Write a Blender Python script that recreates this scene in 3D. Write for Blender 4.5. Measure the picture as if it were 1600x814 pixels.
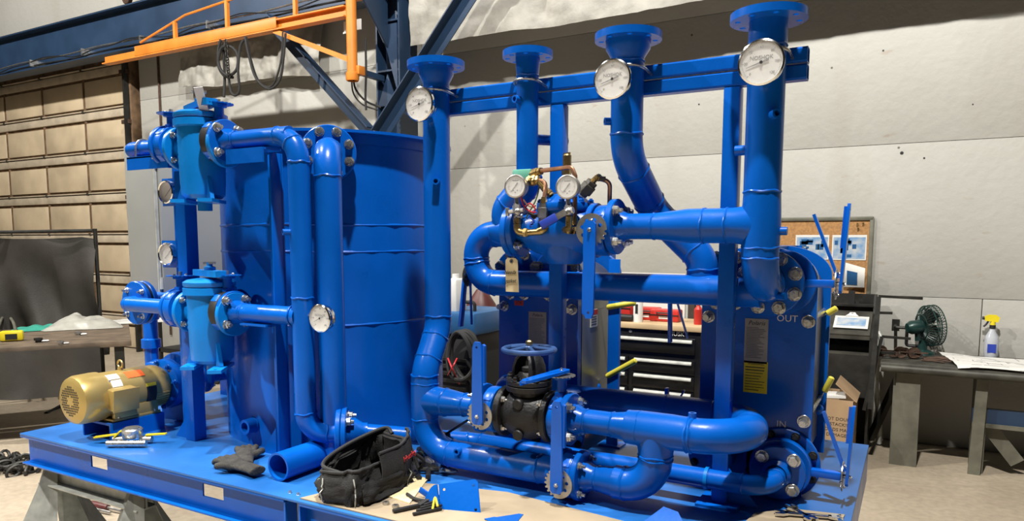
import bpy, bmesh, math, random
from mathutils import Vector, Matrix, noise
random.seed(7)
PI = math.pi
for o in list(bpy.data.objects): bpy.data.objects.remove(o)
SC = bpy.context.scene
COL = SC.collection

# ------------------------------------------------------------------ camera
F, CY0, ZC = 1121.9, 494.15, 1.75
YAW, PITCH, ROLL = -0.51042, 0.103558, -0.001732
CAMP = Vector((0, 0, ZC))
_f = Vector((math.sin(YAW)*math.cos(PITCH), math.cos(YAW)*math.cos(PITCH), -math.sin(PITCH)))
_r = Vector((math.cos(YAW), -math.sin(YAW), 0)); _d = _f.cross(_r)
_r2 = _r*math.cos(ROLL)+_d*math.sin(ROLL); _d2 = _d*math.cos(ROLL)-_r*math.sin(ROLL)
cam = bpy.data.cameras.new('camera'); cam.sensor_width = 36; cam.lens = F/1600*36
cam.shift_y = (CY0-407)/1600; cam.clip_end = 100
camo = bpy.data.objects.new('camera', cam); COL.objects.link(camo)
m = Matrix((_r2, -_d2, -_f)).transposed().to_4x4(); m.translation = CAMP
camo.matrix_world = m
SC.camera = camo
# the photograph's measured points, turned into positions on known planes of the workshop
def ray(x, y): return _r2*((x-800)/F) + _d2*((y-CY0)/F) + _f
def PY(x, y, Y): r = ray(x, y); return CAMP + r*(Y/r.y)
def PX(x, y, X): r = ray(x, y); return CAMP + r*(X/r.x)
def PZ(x, y, Z): r = ray(x, y); return CAMP + r*((Z-ZC)/r.z)

# ------------------------------------------------------------------ world + lamps + exposure
w = bpy.data.worlds.new('workshop_air'); SC.world = w; w.use_nodes = True
bg = w.node_tree.nodes['Background']
bg.inputs[0].default_value = (1.0, 0.96, 0.9, 1); bg.inputs[1].default_value = 0.022
def bay_lamp(loc, power, radius, col=(1.0, 0.965, 0.905), cone=None):
    """one high-bay lamp of the hall; cone = cut-off of its reflector in degrees"""
    l = bpy.data.lights.new('bay_lamp', 'SPOT' if cone else 'POINT'); l.energy = power; l.shadow_soft_size = radius; l.color = col
    if cone: l.spot_size = math.radians(cone*2); l.spot_blend = .18
    o = bpy.data.objects.new('bay_lamp', l); o.location = loc; COL.objects.link(o)
bay_lamp((-0.4, 0.75, 8.0), 4200, 0.12)
bay_lamp((-5.6, 0.75, 8.0), 2300, 0.12)
bay_lamp((-10.8, 0.6, 8.0), 2400, 0.12)
bay_lamp((-4.4, -3.1, 8.0), 4000, 0.12, cone=43)
SC.view_settings.view_transform = 'Standard'; SC.view_settings.look = 'None'
SC.view_settings.exposure = -0.25; SC.view_settings.gamma = 1.0
SC.view_settings.use_curve_mapping = False

# ------------------------------------------------------------------ materials
MATS = {}
def mat(name, col, rough=.5, metal=0., var=.12, scale=6., bump=0., bscale=40., coat=0., trans=0., rvar=.1, emit=None, col2=None, alpha=1., spec=.5):
    if name in MATS: return MATS[name]
    m = bpy.data.materials.new(name); m.use_nodes = True; nt = m.node_tree; N = nt.nodes; L = nt.links
    b = N['Principled BSDF']
    tc = N.new('ShaderNodeTexCoord'); n = N.new('ShaderNodeTexNoise')
    n.inputs['Scale'].default_value = scale; n.inputs['Detail'].default_value = 5
    L.new(tc.outputs['Object'], n.inputs['Vector'])
    mx = N.new('ShaderNodeMix'); mx.data_type = 'RGBA'
    c2 = col2 or tuple(c*(1-var*2) for c in col)
    mx.inputs[6].default_value = (*c2, 1); mx.inputs[7].default_value = (*col, 1)
    rp = N.new('ShaderNodeMapRange'); rp.inputs[1].default_value = .3; rp.inputs[2].default_value = .65
    L.new(n.outputs['Fac'], rp.inputs[0]); L.new(rp.outputs[0], mx.inputs[0]); L.new(mx.outputs[2], b.inputs['Base Color'])
    rr = N.new('ShaderNodeMapRange'); rr.inputs[3].default_value = max(.02, rough-rvar); rr.inputs[4].default_value = min(1, rough+rvar)
    L.new(n.outputs['Fac'], rr.inputs[0]); L.new(rr.outputs[0], b.inputs['Roughness'])
    b.inputs['Metallic'].default_value = metal; b.inputs['Coat Weight'].default_value = coat
    b.inputs['Coat Roughness'].default_value = .08
    b.inputs['Transmission Weight'].default_value = trans
    b.inputs['Alpha'].default_value = alpha; b.inputs['Specular IOR Level'].default_value = spec
    if bump:
        n2 = N.new('ShaderNodeTexNoise'); n2.inputs['Scale'].default_value = bscale; n2.inputs['Detail'].default_value = 4
        L.new(tc.outputs['Object'], n2.inputs['Vector'])
        bp = N.new('ShaderNodeBump'); bp.inputs['Strength'].default_value = bump; bp.inputs['Distance'].default_value = .01
        L.new(n2.outputs['Fac'], bp.inputs['Height']); L.new(bp.outputs[0], b.inputs['Normal'])
    if emit:
        b.inputs['Emission Color'].default_value = (*emit[:3], 1); b.inputs['Emission Strength'].default_value = emit[3]
    MATS[name] = m; return m
mat('blue', (.0008, .102, .50), .30, 0, .08, 5, .05, 60, coat=.08, spec=.26)
mat('blue_deck', (.012, .14, .48), .42, 0, .18, 3, .06, 25, coat=.12, rvar=.2, spec=.6)
mat('blue_light', (.001, .195, .62), .36, 0, .10, 7, .10, 50, coat=.08, spec=.35)
mat('blue_steel', (.017, .042, .092), .45, 0, .15, 2, .04, 20)
mat('blue_handle', (.001, .115, .62), .3, 0, .05, 8, coat=.15, spec=.4)
mat('gold', (.50, .36, .12), .33, .55, .06, 6, coat=.2)
mat('zinc', (.62, .62, .60), .28, .9, .15, 90)
mat('steel', (.50, .49, .47), .34, .85, .2, 25)
mat('chrome', (.75, .75, .74), .12, 1, .05, 10)
mat('stainless', (.34, .34, .31), .38, .75, .1, 3)
mat('brass', (.46, .32, .12), .3, .9, .2, 40)
mat('copper', (.48, .25, .15), .32, .85, .2, 30)
mat('iron', (.020, .020, .021), .5, .2, .2, 12, .25, 90)
mat('black', (.012, .012, .012), .55, 0, .1, 10)
mat('black_gloss', (.008, .008, .009), .25, 0, .1, 10)
mat('rubber', (.02, .02, .02), .75, 0, .2, 10)
mat('fabric', (.016, .016, .016), .85, 0, .3, 30, .35, 220)
mat('glove', (.05, .047, .042), .9, 0, .3, 30, .5, 200)
mat('curtain', (.042, .038, .032), .6, 0, .25, 3, .15, 60)
mat('white', (.75, .74, .70), .5, 0, .05, 10)
mat('white_paper', (.72, .71, .67), .7, 0, .08, 4)
mat('dial', (.70, .69, .66), .5, 0, .04, 10)
mat('ink', (.015, .015, .015), .6, 0, .0, 5)
mat('grey_panel', (.30, .31, .30), .42, .0, .05, 3)
mat('galv', (.46, .47, .43), .45, .1, .18, 18, .05, 60)
mat('orange', (.72, .23, .025), .5, 0, .12, 4)
mat('yellow', (.75, .60, .015), .4, 0, .08, 8)
mat('yellow_grip', (.70, .63, .07), .35, 0, .05, 8)
mat('red', (.55, .03, .02), .4, 0, .1, 8)
mat('orange_label', (.80, .12, .02), .5, 0, .05, 8)
mat('cork', (.44, .23, .085), .8, 0, .18, 60, .2, 200)
mat('cardboard', (.42, .28, .16), .8, 0, .10, 5)
mat('cardboard_floor', (.36, .285, .19), .85, 0, .15, 4)
mat('manila', (.76, .63, .36), .7, 0, .06, 5)
mat('wood', (.62, .45, .26), .5, 0, .12, 4)
mat('table_wood', (.17, .125, .085), .65, 0, .25, 6, .2, 30)
mat('dark_wood', (.075, .055, .04), .7, 0, .25, 6, .2, 30)
mat('dark_metal', (.035, .034, .030), .5, .4, .3, 8, .1, 40)
mat('bench_steel', (.085, .082, .068), .55, .4, .3, 8, .1, 30)
mat('bench_leg', (.17, .165, .125), .6, .2, .25, 6, .1, 40)
mat('rust', (.10, .055, .035), .7, .3, .3, 30, .3, 80)
mat('fan_green', (.012, .045, .04), .35, .2, .2, 10)
mat('plastic_clear', (.60, .62, .68), .2, 0, .05, 5, alpha=.75)
mat('plastic_bag', (.55, .54, .48), .3, 0, .1, 10, alpha=.7)
mat('glass', (.9, .9, .9), .05, 0, 0, 5, alpha=.18)
mat('teal', (.03, .30, .22), .7, 0, .15, 10)
mat('tape_green', (.14, .48, .36), .6, 0, .1, 10)
mat('maroon', (.10, .02, .018), .5, 0, .2, 8)
mat('blanket', (.34, .325, .285), .55, .12, .18, 5, .35, 22)
mat('door_panel', (.56, .45, .30), .6, 0, .13, 2.2, .03, 20)
mat('door_rail', (.50, .42, .31), .55, 0, .16, 5, .03, 20)
mat('door_rust', (.17, .10, .05), .8, 0, .3, 8)
mat('nameplate', (.30, .29, .27), .4, .5, .06, 30)
mat('wire_red', (.50, .02, .03), .4); mat('wire_green', (.10, .14, .05), .4); mat('wire_blue', (.02, .05, .4), .4)
mat('photo_print', (.16, .30, .50), .3, 0, .3, 14, col2=(.55, .55, .52))
mat('blue_cap', (.02, .16, .5), .4)
mat('welder_blue', (.02, .10, .25), .4)
mat('hx_grey', (.12, .13, .16), .35, .6, .15, 10)
mat('wheel_blue', (.045, .11, .30), .4, .2, .2, 20)

def wall_mat():
    m = bpy.data.materials.new('painted_wall'); m.use_nodes = True; nt = m.node_tree; N = nt.nodes; L = nt.links; b = N['Principled BSDF']
    g = N.new('ShaderNodeNewGeometry')
    def nz(sc, det=5, sx=1, sz=1):
        mp = N.new('ShaderNodeMapping'); mp.inputs['Scale'].default_value = (sx, 1, sz); L.new(g.outputs['Position'], mp.inputs[0])
        n = N.new('ShaderNodeTexNoise'); n.inputs['Scale'].default_value = sc; n.inputs['Detail'].default_value = det; L.new(mp.outputs[0], n.inputs['Vector']); return n
    def ramp(src, a, c):
        r = N.new('ShaderNodeMapRange'); r.inputs[1].default_value = a; r.inputs[2].default_value = c; L.new(src, r.inputs[0]); return r.outputs[0]
    def mix(fac, a, col):
        x = N.new('ShaderNodeMix'); x.data_type = 'RGBA'; L.new(fac, x.inputs[0])
        if isinstance(a, tuple): x.inputs[6].default_value = (*a, 1)
        else: L.new(a, x.inputs[6])
        x.inputs[7].default_value = (*col, 1); return x.outputs[2]
    c = mix(ramp(nz(.7).outputs['Fac'], .35, .7), (.415, .41, .375), (.365, .355, .32))
    c = mix(ramp(nz(2.2, 8, 1, .25).outputs['Fac'], .58, .78), c, (.36, .345, .305))
    c = mix(ramp(nz(9, 8, .6, 1.6).outputs['Fac'], .66, .74), c, (.36, .32, .27))
    v = N.new('ShaderNodeTexVoronoi'); v.inputs['Scale'].default_value = 2.6; L.new(g.outputs['Position'], v.inputs['Vector'])
    c = mix(ramp(v.outputs['Distance'], .035, .02), c, (.10, .08, .06))
    L.new(c, b.inputs['Base Color']); b.inputs['Roughness'].default_value = .62
    bp = N.new('ShaderNodeBump'); bp.inputs['Strength'].default_value = .25; bp.inputs['Distance'].default_value = .02
    L.new(nz(14, 8).outputs['Fac'], bp.inputs['Height']); L.new(bp.outputs[0], b.inputs['Normal'])
    MATS['wall'] = m
wall_mat()
def floor_mat():
    m = bpy.data.materials.new('concrete_floor'); m.use_nodes = True; nt = m.node_tree; N = nt.nodes; L = nt.links; b = N['Principled BSDF']
    g = N.new('ShaderNodeNewGeometry')
    n = N.new('ShaderNodeTexNoise'); n.inputs['Scale'].default_value = 1.3; n.inputs['Detail'].default_value = 9; L.new(g.outputs['Position'], n.inputs['Vector'])
    n2 = N.new('ShaderNodeTexNoise'); n2.inputs['Scale'].default_value = 22; n2.inputs['Detail'].default_value = 6; L.new(g.outputs['Position'], n2.inputs['Vector'])
    r = N.new('ShaderNodeValToRGB'); r.color_ramp.elements[0].position = .3; r.color_ramp.elements[1].position = .7
    r.color_ramp.elements[0].color = (.36, .29, .20, 1); r.color_ramp.elements[1].color = (.55, .455, .33, 1)
    L.new(n.outputs['Fac'], r.inputs[0])
    x = N.new('ShaderNodeMix'); x.data_type = 'RGBA'; x.blend_type = 'MULTIPLY'; x.inputs[0].default_value = .5
    L.new(r.outputs[0], x.inputs[6]); L.new(n2.outputs['Fac'], x.inputs[7]); 
    hs = N.new('ShaderNodeBrightContrast'); hs.inputs['Bright'].default_value = .03; L.new(x.outputs[2], hs.inputs[0])
    L.new(hs.outputs[0], b.inputs['Base Color']); b.inputs['Roughness'].default_value = .55
    bp = N.new('ShaderNodeBump'); bp.inputs['Strength'].default_value = .12; bp.inputs['Distance'].default_value = .01
    L.new(n2.outputs['Fac'], bp.inputs['Height']); L.new(bp.outputs[0], b.inputs['Normal'])
    MATS['floor'] = m
floor_mat()

# ------------------------------------------------------------------ mesh helpers
X, Y_, Z = Vector((1, 0, 0)), Vector((0, 1, 0)), Vector((0, 0, 1))
def Vv(*a): return Vector(a)
def basis(w):
    w = Vector(w).normalized()
    a = Z if abs(w.z) < .9 else X
    u = a.cross(w).normalized(); return u, w.cross(u).normalized(), w
def cat(pts, n=6):                      # smooth curve through points
    pts = [Vector(p) for p in pts]; out = []
    P = [pts[0]*2-pts[1]] + pts + [pts[-1]*2-pts[-2]]
    for i in range(1, len(P)-2):
        a, b, c, d = P[i-1:i+3]
        for k in range(n):
            t = k/n
            out.append(.5*((2*b)+(c-a)*t+(2*a-5*b+4*c-d)*t*t+(3*b-a-3*c+d)*t**3))
    out.append(pts[-1]); return out
def fillet(pts, R, n=8):                # polyline with rounded corners
    pts = [Vector(p) for p in pts]; out = [pts[0]]
    for i in range(1, len(pts)-1):
        out += arc_pts(pts[i-1], pts[i], pts[i+1], R, n)
    out.append(pts[-1]); return out
def arc_pts(a, b, c, R, n=8):
    d1 = (b-a).normalized(); d2 = (c-b).normalized(); th = d1.angle(d2)
    if th < .02: return [b]
    t = R*math.tan(th/2); cen = b + (d2-d1).normalized()*(R/math.cos(th/2))
    p0 = b-d1*t; ax = d1.cross(d2).normalized(); v = p0-cen
    return [cen + Matrix.Rotation(th*k/n, 3, ax) @ v for k in range(n+1)]

class MB:
    def __init__(s): s.bm = bmesh.new()
    def _ring(s, pts): return [s.bm.verts.new(p) for p in pts]
    def _bridge(s, a, b, closed=True):
        n = len(a)
        for i in range(n if closed else n-1):
            j = (i+1) % n
            try: s.bm.faces.new((a[i], a[j], b[j], b[i]))
            except ValueError: pass
    def tube(s, pts, r, seg=16, cap=True, ell=1.0):
        pts = [Vector(p) for p in pts]; n = len(pts)
        rs = r if isinstance(r, (list, tuple)) else [r]*n
        t0 = (pts[1]-pts[0]).normalized(); u, v, _ = basis(t0); prev = None; first = None
        for i in range(n):
            t = ((pts[i+1]-pts[i]) if i == 0 else (pts[i]-pts[i-1]) if i == n-1 else (pts[i+1]-pts[i]).normalized()+(pts[i]-pts[i-1]).normalized()).normalized()
            u = (u - t*u.dot(t)).normalized(); v = t.cross(u)
            k = 1.0
            if 0 < i < n-1:
                c = (pts[i+1]-pts[i]).normalized().dot(t); k = 1/max(.5, c)
            ring = s._ring([pts[i]+u*(rs[i]*math.cos(2*PI*j/seg))+v*(rs[i]*ell*math.sin(2*PI*j/seg)) for j in range(seg)])
            if prev: s._bridge(prev, ring)
            else: first = ring
            prev = ring
        if cap:
            s.bm.faces.new(first[::-1]); s.bm.faces.new(prev)
        return s
    def lathe(s, prof, o, ax, seg=24, closed=False):    # prof: (radius, height) list
        u, v, w = basis(ax); o = Vector(o); rings = []
        for r, h in prof:
            if r < 1e-6: rings.append([s.bm.verts.new(o+w*h)])
            else: rings.append(s._ring([o+w*h+u*(r*math.cos(2*PI*j/seg))+v*(r*math.sin(2*PI*j/seg)) for j in range(seg)]))
        if closed: rings.append(rings[0])
        for a, b in zip(rings, rings[1:]):
            if len(a) == 1 and len(b) == 1: continue
            if len(a) == 1:
                for j in range(seg): s.bm.faces.new((a[0], b[(j+1) % seg], b[j])[::-1])
            elif len(b) == 1:
                for j in range(seg): s.bm.faces.new((a[j], a[(j+1) % seg], b[0]))
            else: s._bridge(a, b)
        return s
    def disc(s, o, ax, r, t, seg=24, bev=0.0, hole=0.0):
        if hole:
            pr = [(hole, 0), (r-bev, 0), (r, bev), (r, t-bev), (r-bev, t), (hole, t)]
            return s.lathe(pr, o, ax, seg, closed=True)
        pr = [(0, 0), (r-bev, 0), (r, bev), (r, t-bev), (r-bev, t), (0, t)] if bev else [(0, 0), (r, 0), (r, t), (0, t)]
        return s.lathe(pr, o, ax, seg)
    def box(s, c, size, u=X, v=Y_, bev=0.0):
        u = Vector(u).normalized(); v = Vector(v); v = (v-u*v.dot(u)).normalized(); w = u.cross(v); c = Vector(c)
        hx, hy, hz = size[0]/2, size[1]/2, size[2]/2
        vs = [s.bm.verts.new(c+u*(a*hx)+v*(b*hy)+w*(d*hz)) for a in (-1, 1) for b in (-1, 1) for d in (-1, 1)]
        fs = [s.bm.faces.new([vs[i] for i in q]) for q in ((0, 1, 3, 2), (4, 6, 7, 5), (0, 4, 5, 1), (2, 3, 7, 6), (0, 2, 6, 4), (1, 5, 7, 3))]
        if bev:
            es = list({e for f in fs for e in f.edges})
            bmesh.ops.bevel(s.bm, geom=es, offset=bev, segments=2, profile=.5, affect='EDGES')
        return s
    def bx(s, x0, x1, y0, y1, z0, z1, bev=0.0):
        return s.box(((x0+x1)/2, (y0+y1)/2, (z0+z1)/2), (abs(x1-x0), abs(y1-y0), abs(z1-z0)), bev=bev)
    def bar(s, a, b, wd, dp, up=Z, bev=0.0):       # rectangular bar from a to b
        a = Vector(a); b = Vector(b); d = b-a; up = Vector(up)
        if abs(d.normalized().dot(up)) > .98: up = Y_
        return s.box((a+b)/2, (d.length, wd, dp), d, up.cross(d), bev)
    def plate(s, out, holes, t, o, u, v):          # flat plate with an outline and holes
        u = Vector(u).normalized(); v = Vector(v).normalized(); w = u.cross(v); o = Vector(o)
        tmp = bmesh.new(); 
        for loop in [out]+list(holes):
            vs = [tmp.verts.new((p[0], p[1], 0)) for p in loop]
            for i in range(len(vs)): tmp.edges.new((vs[i], vs[(i+1) % len(vs)]))
        bmesh.ops.triangle_fill(tmp, use_beauty=True, use_dissolve=False, edges=tmp.edges[:], normal=(0, 0, 1))
        tmp.verts.index_update()
        def pos(c, h): return o+u*c.x+v*c.y+w*h
        A = [s.bm.verts.new(pos(x.co, 0)) for x in tmp.verts]; B = [s.bm.verts.new(pos(x.co, t)) for x in tmp.verts]
        for f in tmp.faces:
            ii = [x.index for x in f.verts]
            if f.normal.z < 0: ii = ii[::-1]
            s.bm.faces.new([A[i] for i in ii][::-1]); s.bm.faces.new([B[i] for i in ii])
        for e in tmp.edges:
            if len(e.link_faces) == 1:
                i, j = e.verts[0].index, e.verts[1].index
                s.bm.faces.new((A[i], A[j], B[j], B[i]))
        tmp.free(); return s
    def sphere(s, c, r, sx=1, sy=1, sz=1, seg=16, rings=10):
        mt = Matrix.Translation(Vector(c)) @ Matrix.Diagonal((r*sx, r*sy, r*sz, 1))
        bmesh.ops.create_uvsphere(s.bm, u_segments=seg, v_segments=rings, radius=1, matrix=mt); return s
    def grid(s, f, nu, nv, thick=0.0):             # f(u,v)->Vector on a unit square
        G = [[s.bm.verts.new(f(i/nu, j/nv)) for j in range(nv+1)] for i in range(nu+1)]
        fs = []
        for i in range(nu):
            for j in range(nv): fs.append(s.bm.faces.new((G[i][j], G[i+1][j], G[i+1][j+1], G[i][j+1])))
        if thick:
            bmesh.ops.recalc_face_normals(s.bm, faces=fs)
            bmesh.ops.solidify(s.bm, geom=fs, thickness=thick)
        return s
def circ(r, n=24, c=(0, 0), a0=0.): return [(c[0]+r*math.cos(a0+2*PI*i/n), c[1]+r*math.sin(a0+2*PI*i/n)) for i in range(n)]

ROOT = {}
def rloc(o):
    while o.parent: o = o.parent
    return o.location.copy()
def finish(mb, name, mt, loc, smooth=True, ang=35):
    bmesh.ops.recalc_face_normals(mb.bm, faces=mb.bm.faces[:])
    me = bpy.data.meshes.new(name)
    for v in mb.bm.verts: v.co -= loc
    mb.bm.to_mesh(me); mb.bm.free()
    me.materials.append(MATS[mt])
    if smooth:
        me.polygons.foreach_set('use_smooth', [True]*len(me.polygons)); me.set_sharp_from_angle(angle=math.radians(ang))
    return me
def thing(name, label, cat_, loc, group=None):
    o = bpy.data.objects.new(name, None); o.location = Vector(loc); o.empty_display_size = .05
    COL.objects.link(o); o['label'] = label; o['category'] = cat_
    if group: o['group'] = group
    return o
STUFF = {'printed_lines', 'fine_print', 'tick_marks', 'vent_holes', 'printed_shapes'}
def part(mb, name, mt, parent, smooth=True, ang=35, label=None):
    me = finish(mb, name, mt, rloc(parent), smooth, ang)
    o = bpy.data.objects.new(name, me); COL.objects.link(o); o.parent = parent
    if label: o['label'] = label
    if name in STUFF: o['kind'] = 'stuff'
    return o
def single(mb, name, mt, label, cat_, loc, group=None, smooth=True, ang=35):
    me = finish(mb, name, mt, Vector(loc), smooth, ang)
    o = bpy.data.objects.new(name, me); o.location = Vector(loc); COL.objects.link(o)
    o['label'] = label; o['category'] = cat_
    if group: o['group'] = group
    return o
def struct(mb, name, mt, loc=(0, 0, 0), smooth=True, label=None):
    me = finish(mb, name, mt, Vector(loc), smooth)
    o = bpy.data.objects.new(name, me); o.location = Vector(loc); COL.objects.link(o); o['kind'] = 'structure'
    if label: o['label'] = label
    return o
def inst(me, name, parent, pos, ax=None, roll=0., label=None):       # shared-mesh part, world pos
    o = bpy.data.objects.new(name, me); COL.objects.link(o); o.parent = parent
    o.location = Vector(pos)-rloc(parent)
    if ax is not None:
        u, v, w_ = basis(ax); q = Matrix((u, v, w_)).transposed()
        o.rotation_euler = (q @ Matrix.Rotation(roll, 3, 'Z')).to_euler()
    return o
def text(parent, s, size, o, u, v, mt='ink', name='lettering', align='CENTER', depth=.0004, spacing=1.0, shear=0.):
    cu = bpy.data.curves.new('t', 'FONT'); cu.body = s; cu.size = size; cu.align_x = align; cu.align_y = 'CENTER'
    cu.extrude = depth; cu.space_character = spacing; cu.shear = shear; cu.resolution_u = 2
    ob = bpy.data.objects.new('t', cu); COL.objects.link(ob)
    dg = bpy.context.evaluated_depsgraph_get()
    me = bpy.data.meshes.new_from_object(ob.evaluated_get(dg))
    bpy.data.objects.remove(ob); bpy.data.curves.remove(cu)
    u = Vector(u).normalized(); v = Vector(v).normalized(); wv = u.cross(v)
    mt4 = Matrix((u, v, wv)).transposed().to_4x4(); mt4.translation = Vector(o)-rloc(parent)
    me.transform(mt4); me.materials.clear(); me.materials.append(MATS[mt])
    ob = bpy.data.objects.new(name, me); COL.objects.link(ob); ob.parent = parent
    return ob

# shared bolt meshes (axis +Z, sitting on a flange face)
def bolt_mesh(r, mt, washer=True, stud=.012):
    b = MB(); h = .0
    if washer: b.disc((0, 0, 0), Z, r*1.25, r*.2, 14, bev=r*.05); h = r*.2
    b.lathe([(r, h), (r, h+r*.75), (r*.85, h+r*.95), (0, h+r*.95)], (0, 0, 0), Z, 6)
    b.lathe([(r*.5, h), (r*.5, h+r*.95+stud), (0, h+r*.95+stud)], (0, 0, 0), Z, 10)
    return finish(b, 'bolt', mt, Vector(), True, 30)
BOLT = bolt_mesh(.016, 'zinc'); BOLT_S = bolt_mesh(.0115, 'zinc'); BOLT_BLUE = bolt_mesh(.011, 'blue', stud=.004)
BOLT_HX = bolt_mesh(.019, 'zinc', stud=.0); BOLT_T = bolt_mesh(.006, 'zinc', stud=.002)
BOLT_DK = bolt_mesh(.013, 'iron', stud=.006)
def bead(parent, c, ax, r, wdt=.0028):
    b = MB(); u, v, w_ = basis(ax); n = 30; k = 5; prev = None; first = None; ph = random.random()*9
    for i in range(n):
        a = 2*PI*i/n; d = u*math.cos(a)+v*math.sin(a)
        rr = wdt*(.75+.6*abs(math.sin(a*9+ph)))
        sh = w_*(.002*math.sin(a*5+ph))
        ring = b._ring([Vector(c)+d*(r+rr*math.cos(2*PI*j/k))+w_*(rr*1.3*math.sin(2*PI*j/k))+sh for j in range(k)])
        if prev: b._bridge(prev, ring)
        else: first = ring
        prev = ring
    b._bridge(prev, first)
    return part(b, 'weld_bead', 'blue', parent)
def run(parent, pts, r, R, beads=True, mt='blue', seg=28, cap_end=True):
    """pipe run: straight lengths named pipe, bends named elbow, weld beads where they meet"""
    pts = [Vector(p) for p in pts]; cur = pts[0]; n = len(pts)
    for i in range(1, n):
        if i < n-1:
            Ri = R[i-1] if isinstance(R, (list, tuple)) else R
            a = arc_pts(pts[i-1], pts[i], pts[i+1], Ri, 12); end = a[0]
        else: a = None; end = pts[i]
        if (end-cur).length > .004:
            d = (end-cur).normalized()
            p = part(MB().tube([cur, end], r, seg), 'pipe', mt, parent)
        if a:
            e = part(MB().tube(a, r, seg), 'elbow', mt, parent)
            if beads:
                bead(e, a[0], a[1]-a[0], r); bead(e, a[-1], a[-1]-a[-2], r)
            cur = a[-1]
        else: cur = end
def flange(parent, c, n, ro, t, nb=4, bolts=True, hub=None, rb=None, a0=None, me=None, mt='blue', holes=False, both=False, hr=.009):
    """flange whose bolted face looks along n from c; hub=(length, r_start, r_end) grows along n"""
    c = Vector(c); n = Vector(n).normalized(); u, v, w_ = basis(n); rb = rb or ro*.79
    a0 = PI/nb if a0 is None else a0
    b = MB()
    if holes:
        b.plate(circ(ro, 40), [circ(hr, 10, (rb*math.cos(a0+2*PI*k/nb), rb*math.sin(a0+2*PI*k/nb))) for k in range(nb)]+([circ(hub[1]*.8, 24)] if hub else []), t, c, u, v)
    else: b.disc(c, n, ro, t, 36, bev=.003)
    f = part(b, 'flange', mt, parent)
    if hub:
        L_, r0, r1 = hub
        part(MB().lathe([(r0, t*.9), (r0*.97, t+L_*.12), (r0*.90+r1*.1, t+L_*.35), (r1*1.02, t+L_*.75), (r1, t+L_)], c, n, 28), 'hub', mt, f)
    if bolts:
        for k in range(nb):
            a = a0+2*PI*k/nb; p = c+u*(rb*math.cos(a))+v*(rb*math.sin(a))
            inst(me or BOLT_S, 'bolt', f, p+w_*t, w_, random.random())
            if both: inst(me or BOLT_S, 'bolt', f, p, -w_, random.random())
    return f
def saddle(parent, c, ax, main, r, L_, k=.45):
    """forged tee branch: flared along the main pipe, plain across it"""
    ax = Vector(ax).normalized(); main = Vector(main).normalized(); cr = ax.cross(main); c = Vector(c); b = MB(); prev = None
    for i in range(9):
        t_ = i/8; rm = r*(1+k*(1-t_)**2.2); s = L_*t_
        ring = b._ring([c+ax*s+main*(rm*math.cos(2*PI*j/30))+cr*(r*1.002*math.sin(2*PI*j/30)) for j in range(30)])
        if prev: b._bridge(prev, ring)
        prev = ring
    return part(b, 'tee_branch', 'blue', parent)
def coupling(parent, c, n, r=.014, L_=.03, open_=True):
    b = MB(); 
    if open_: b.lathe([(r, -.006), (r, L_), (r*.62, L_), (r*.62, L_*.2), (0, L_*.2)], c, n, 16)
    else: b.lathe([(r, -.006), (r, L_), (0, L_)], c, n, 16)
    return part(b, 'coupling', 'blue', parent)

# ================================================================== the workshop
WY = 7.1
floor = struct(MB().bx(-20, 8, -6, 7.4, -.1, 0), 'floor', 'floor')
wall = struct(MB().bx(-20, 8, WY+.06, WY+.25, 0, 7), 'wall_back', 'bench_leg', smooth=False)
zs = [0, 1.283, 2.592, 3.90, 5.21, 6.52]; k0 = .505
for r in range(5):
    xs = [-10.55] + [k0+2.44*k for k in range(-4, 4)] if r == 0 else [-10.55, -5.2, 8]
    for a, b in zip(xs, xs[1:]):
        part(MB().bx(a+.003, b-.003, WY, WY+.06, zs[r]+.002, zs[r+1]-.002, bev=.002), 'panel', 'wall', wall)
part(MB().bx(-20, -10.55, WY+.01, WY+.06, 5.0, 6.52), 'panel', 'wall', wall)
for x, y, r in [(1409, 239, .014), (1444, 247, .008), (1092, 163, .008), (1380, 79, .008), (1520, 163, .006)]:
    part(MB().disc(PY(x, y, WY-.002), Y_, r, .004, 10), 'hole', 'black', wall)
# the sectional overhead door
door = struct(MB().bx(-16.0, -10.80, WY+.045, WY+.06, 0, 5.0), 'door_1', 'door_rust')
sx = [-10.83-1.222*k for k in range(5)]
for r in range(8):
    z0 = 4.53-.663*r
    for a, b in zip(sx, sx[1:]):
        if z0-.18-.45 > -.2: part(MB().bx(b+.036, a-.036, WY+.012, WY+.05, max(.02, z0-.18-.445), z0-.20, bev=.012), 'panel', 'door_panel', door)
    if z0 > .2:
        part(MB().bx(-16, -10.83, WY+.0, WY+.05, z0-.155, z0-.035, bev=.01), 'rail', 'door_rail', door)
        part(MB().bx(-16, -10.83, WY-.012, WY+.05, z0-.018, z0+.0, bev=.004), 'rail', 'door_rail', door)
for a in sx[1:]:
    part(MB().bx(a-.03, a+.03, WY+.02, WY+.05, 0, 4.6, bev=.006), 'stile', 'door_rust', door)
for r in range(6):
    for a in sx[1:4]:
        part(MB().bx(a-.025, a+.025, WY-.02, WY+.05, 4.5-.663*r, 4.53-.663*r), 'hinge', 'bench_steel', door)
part(MB().bx(-10.86, -10.80, WY-.04, WY+.05, 0, 4.7, bev=.006), 'stile', 'door_rail', door)
trim = struct(MB().bx(-10.78, -10.62, WY-.10, WY+.06, 0, 5.0, bev=.01), 'trim_1', 'door_rust', label='rust brown steel door jamb')
part(MB().bx(-10.70, -10.66, WY-.18, WY-.10, 0, 4.9), 'track', 'dark_metal', trim)
for z in (1.2, 2.4, 3.55, 4.3): part(MB().bx(-10.82, -10.64, WY-.15, WY-.10, z, z+.06), 'bracket', 'rust', trim)
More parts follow.
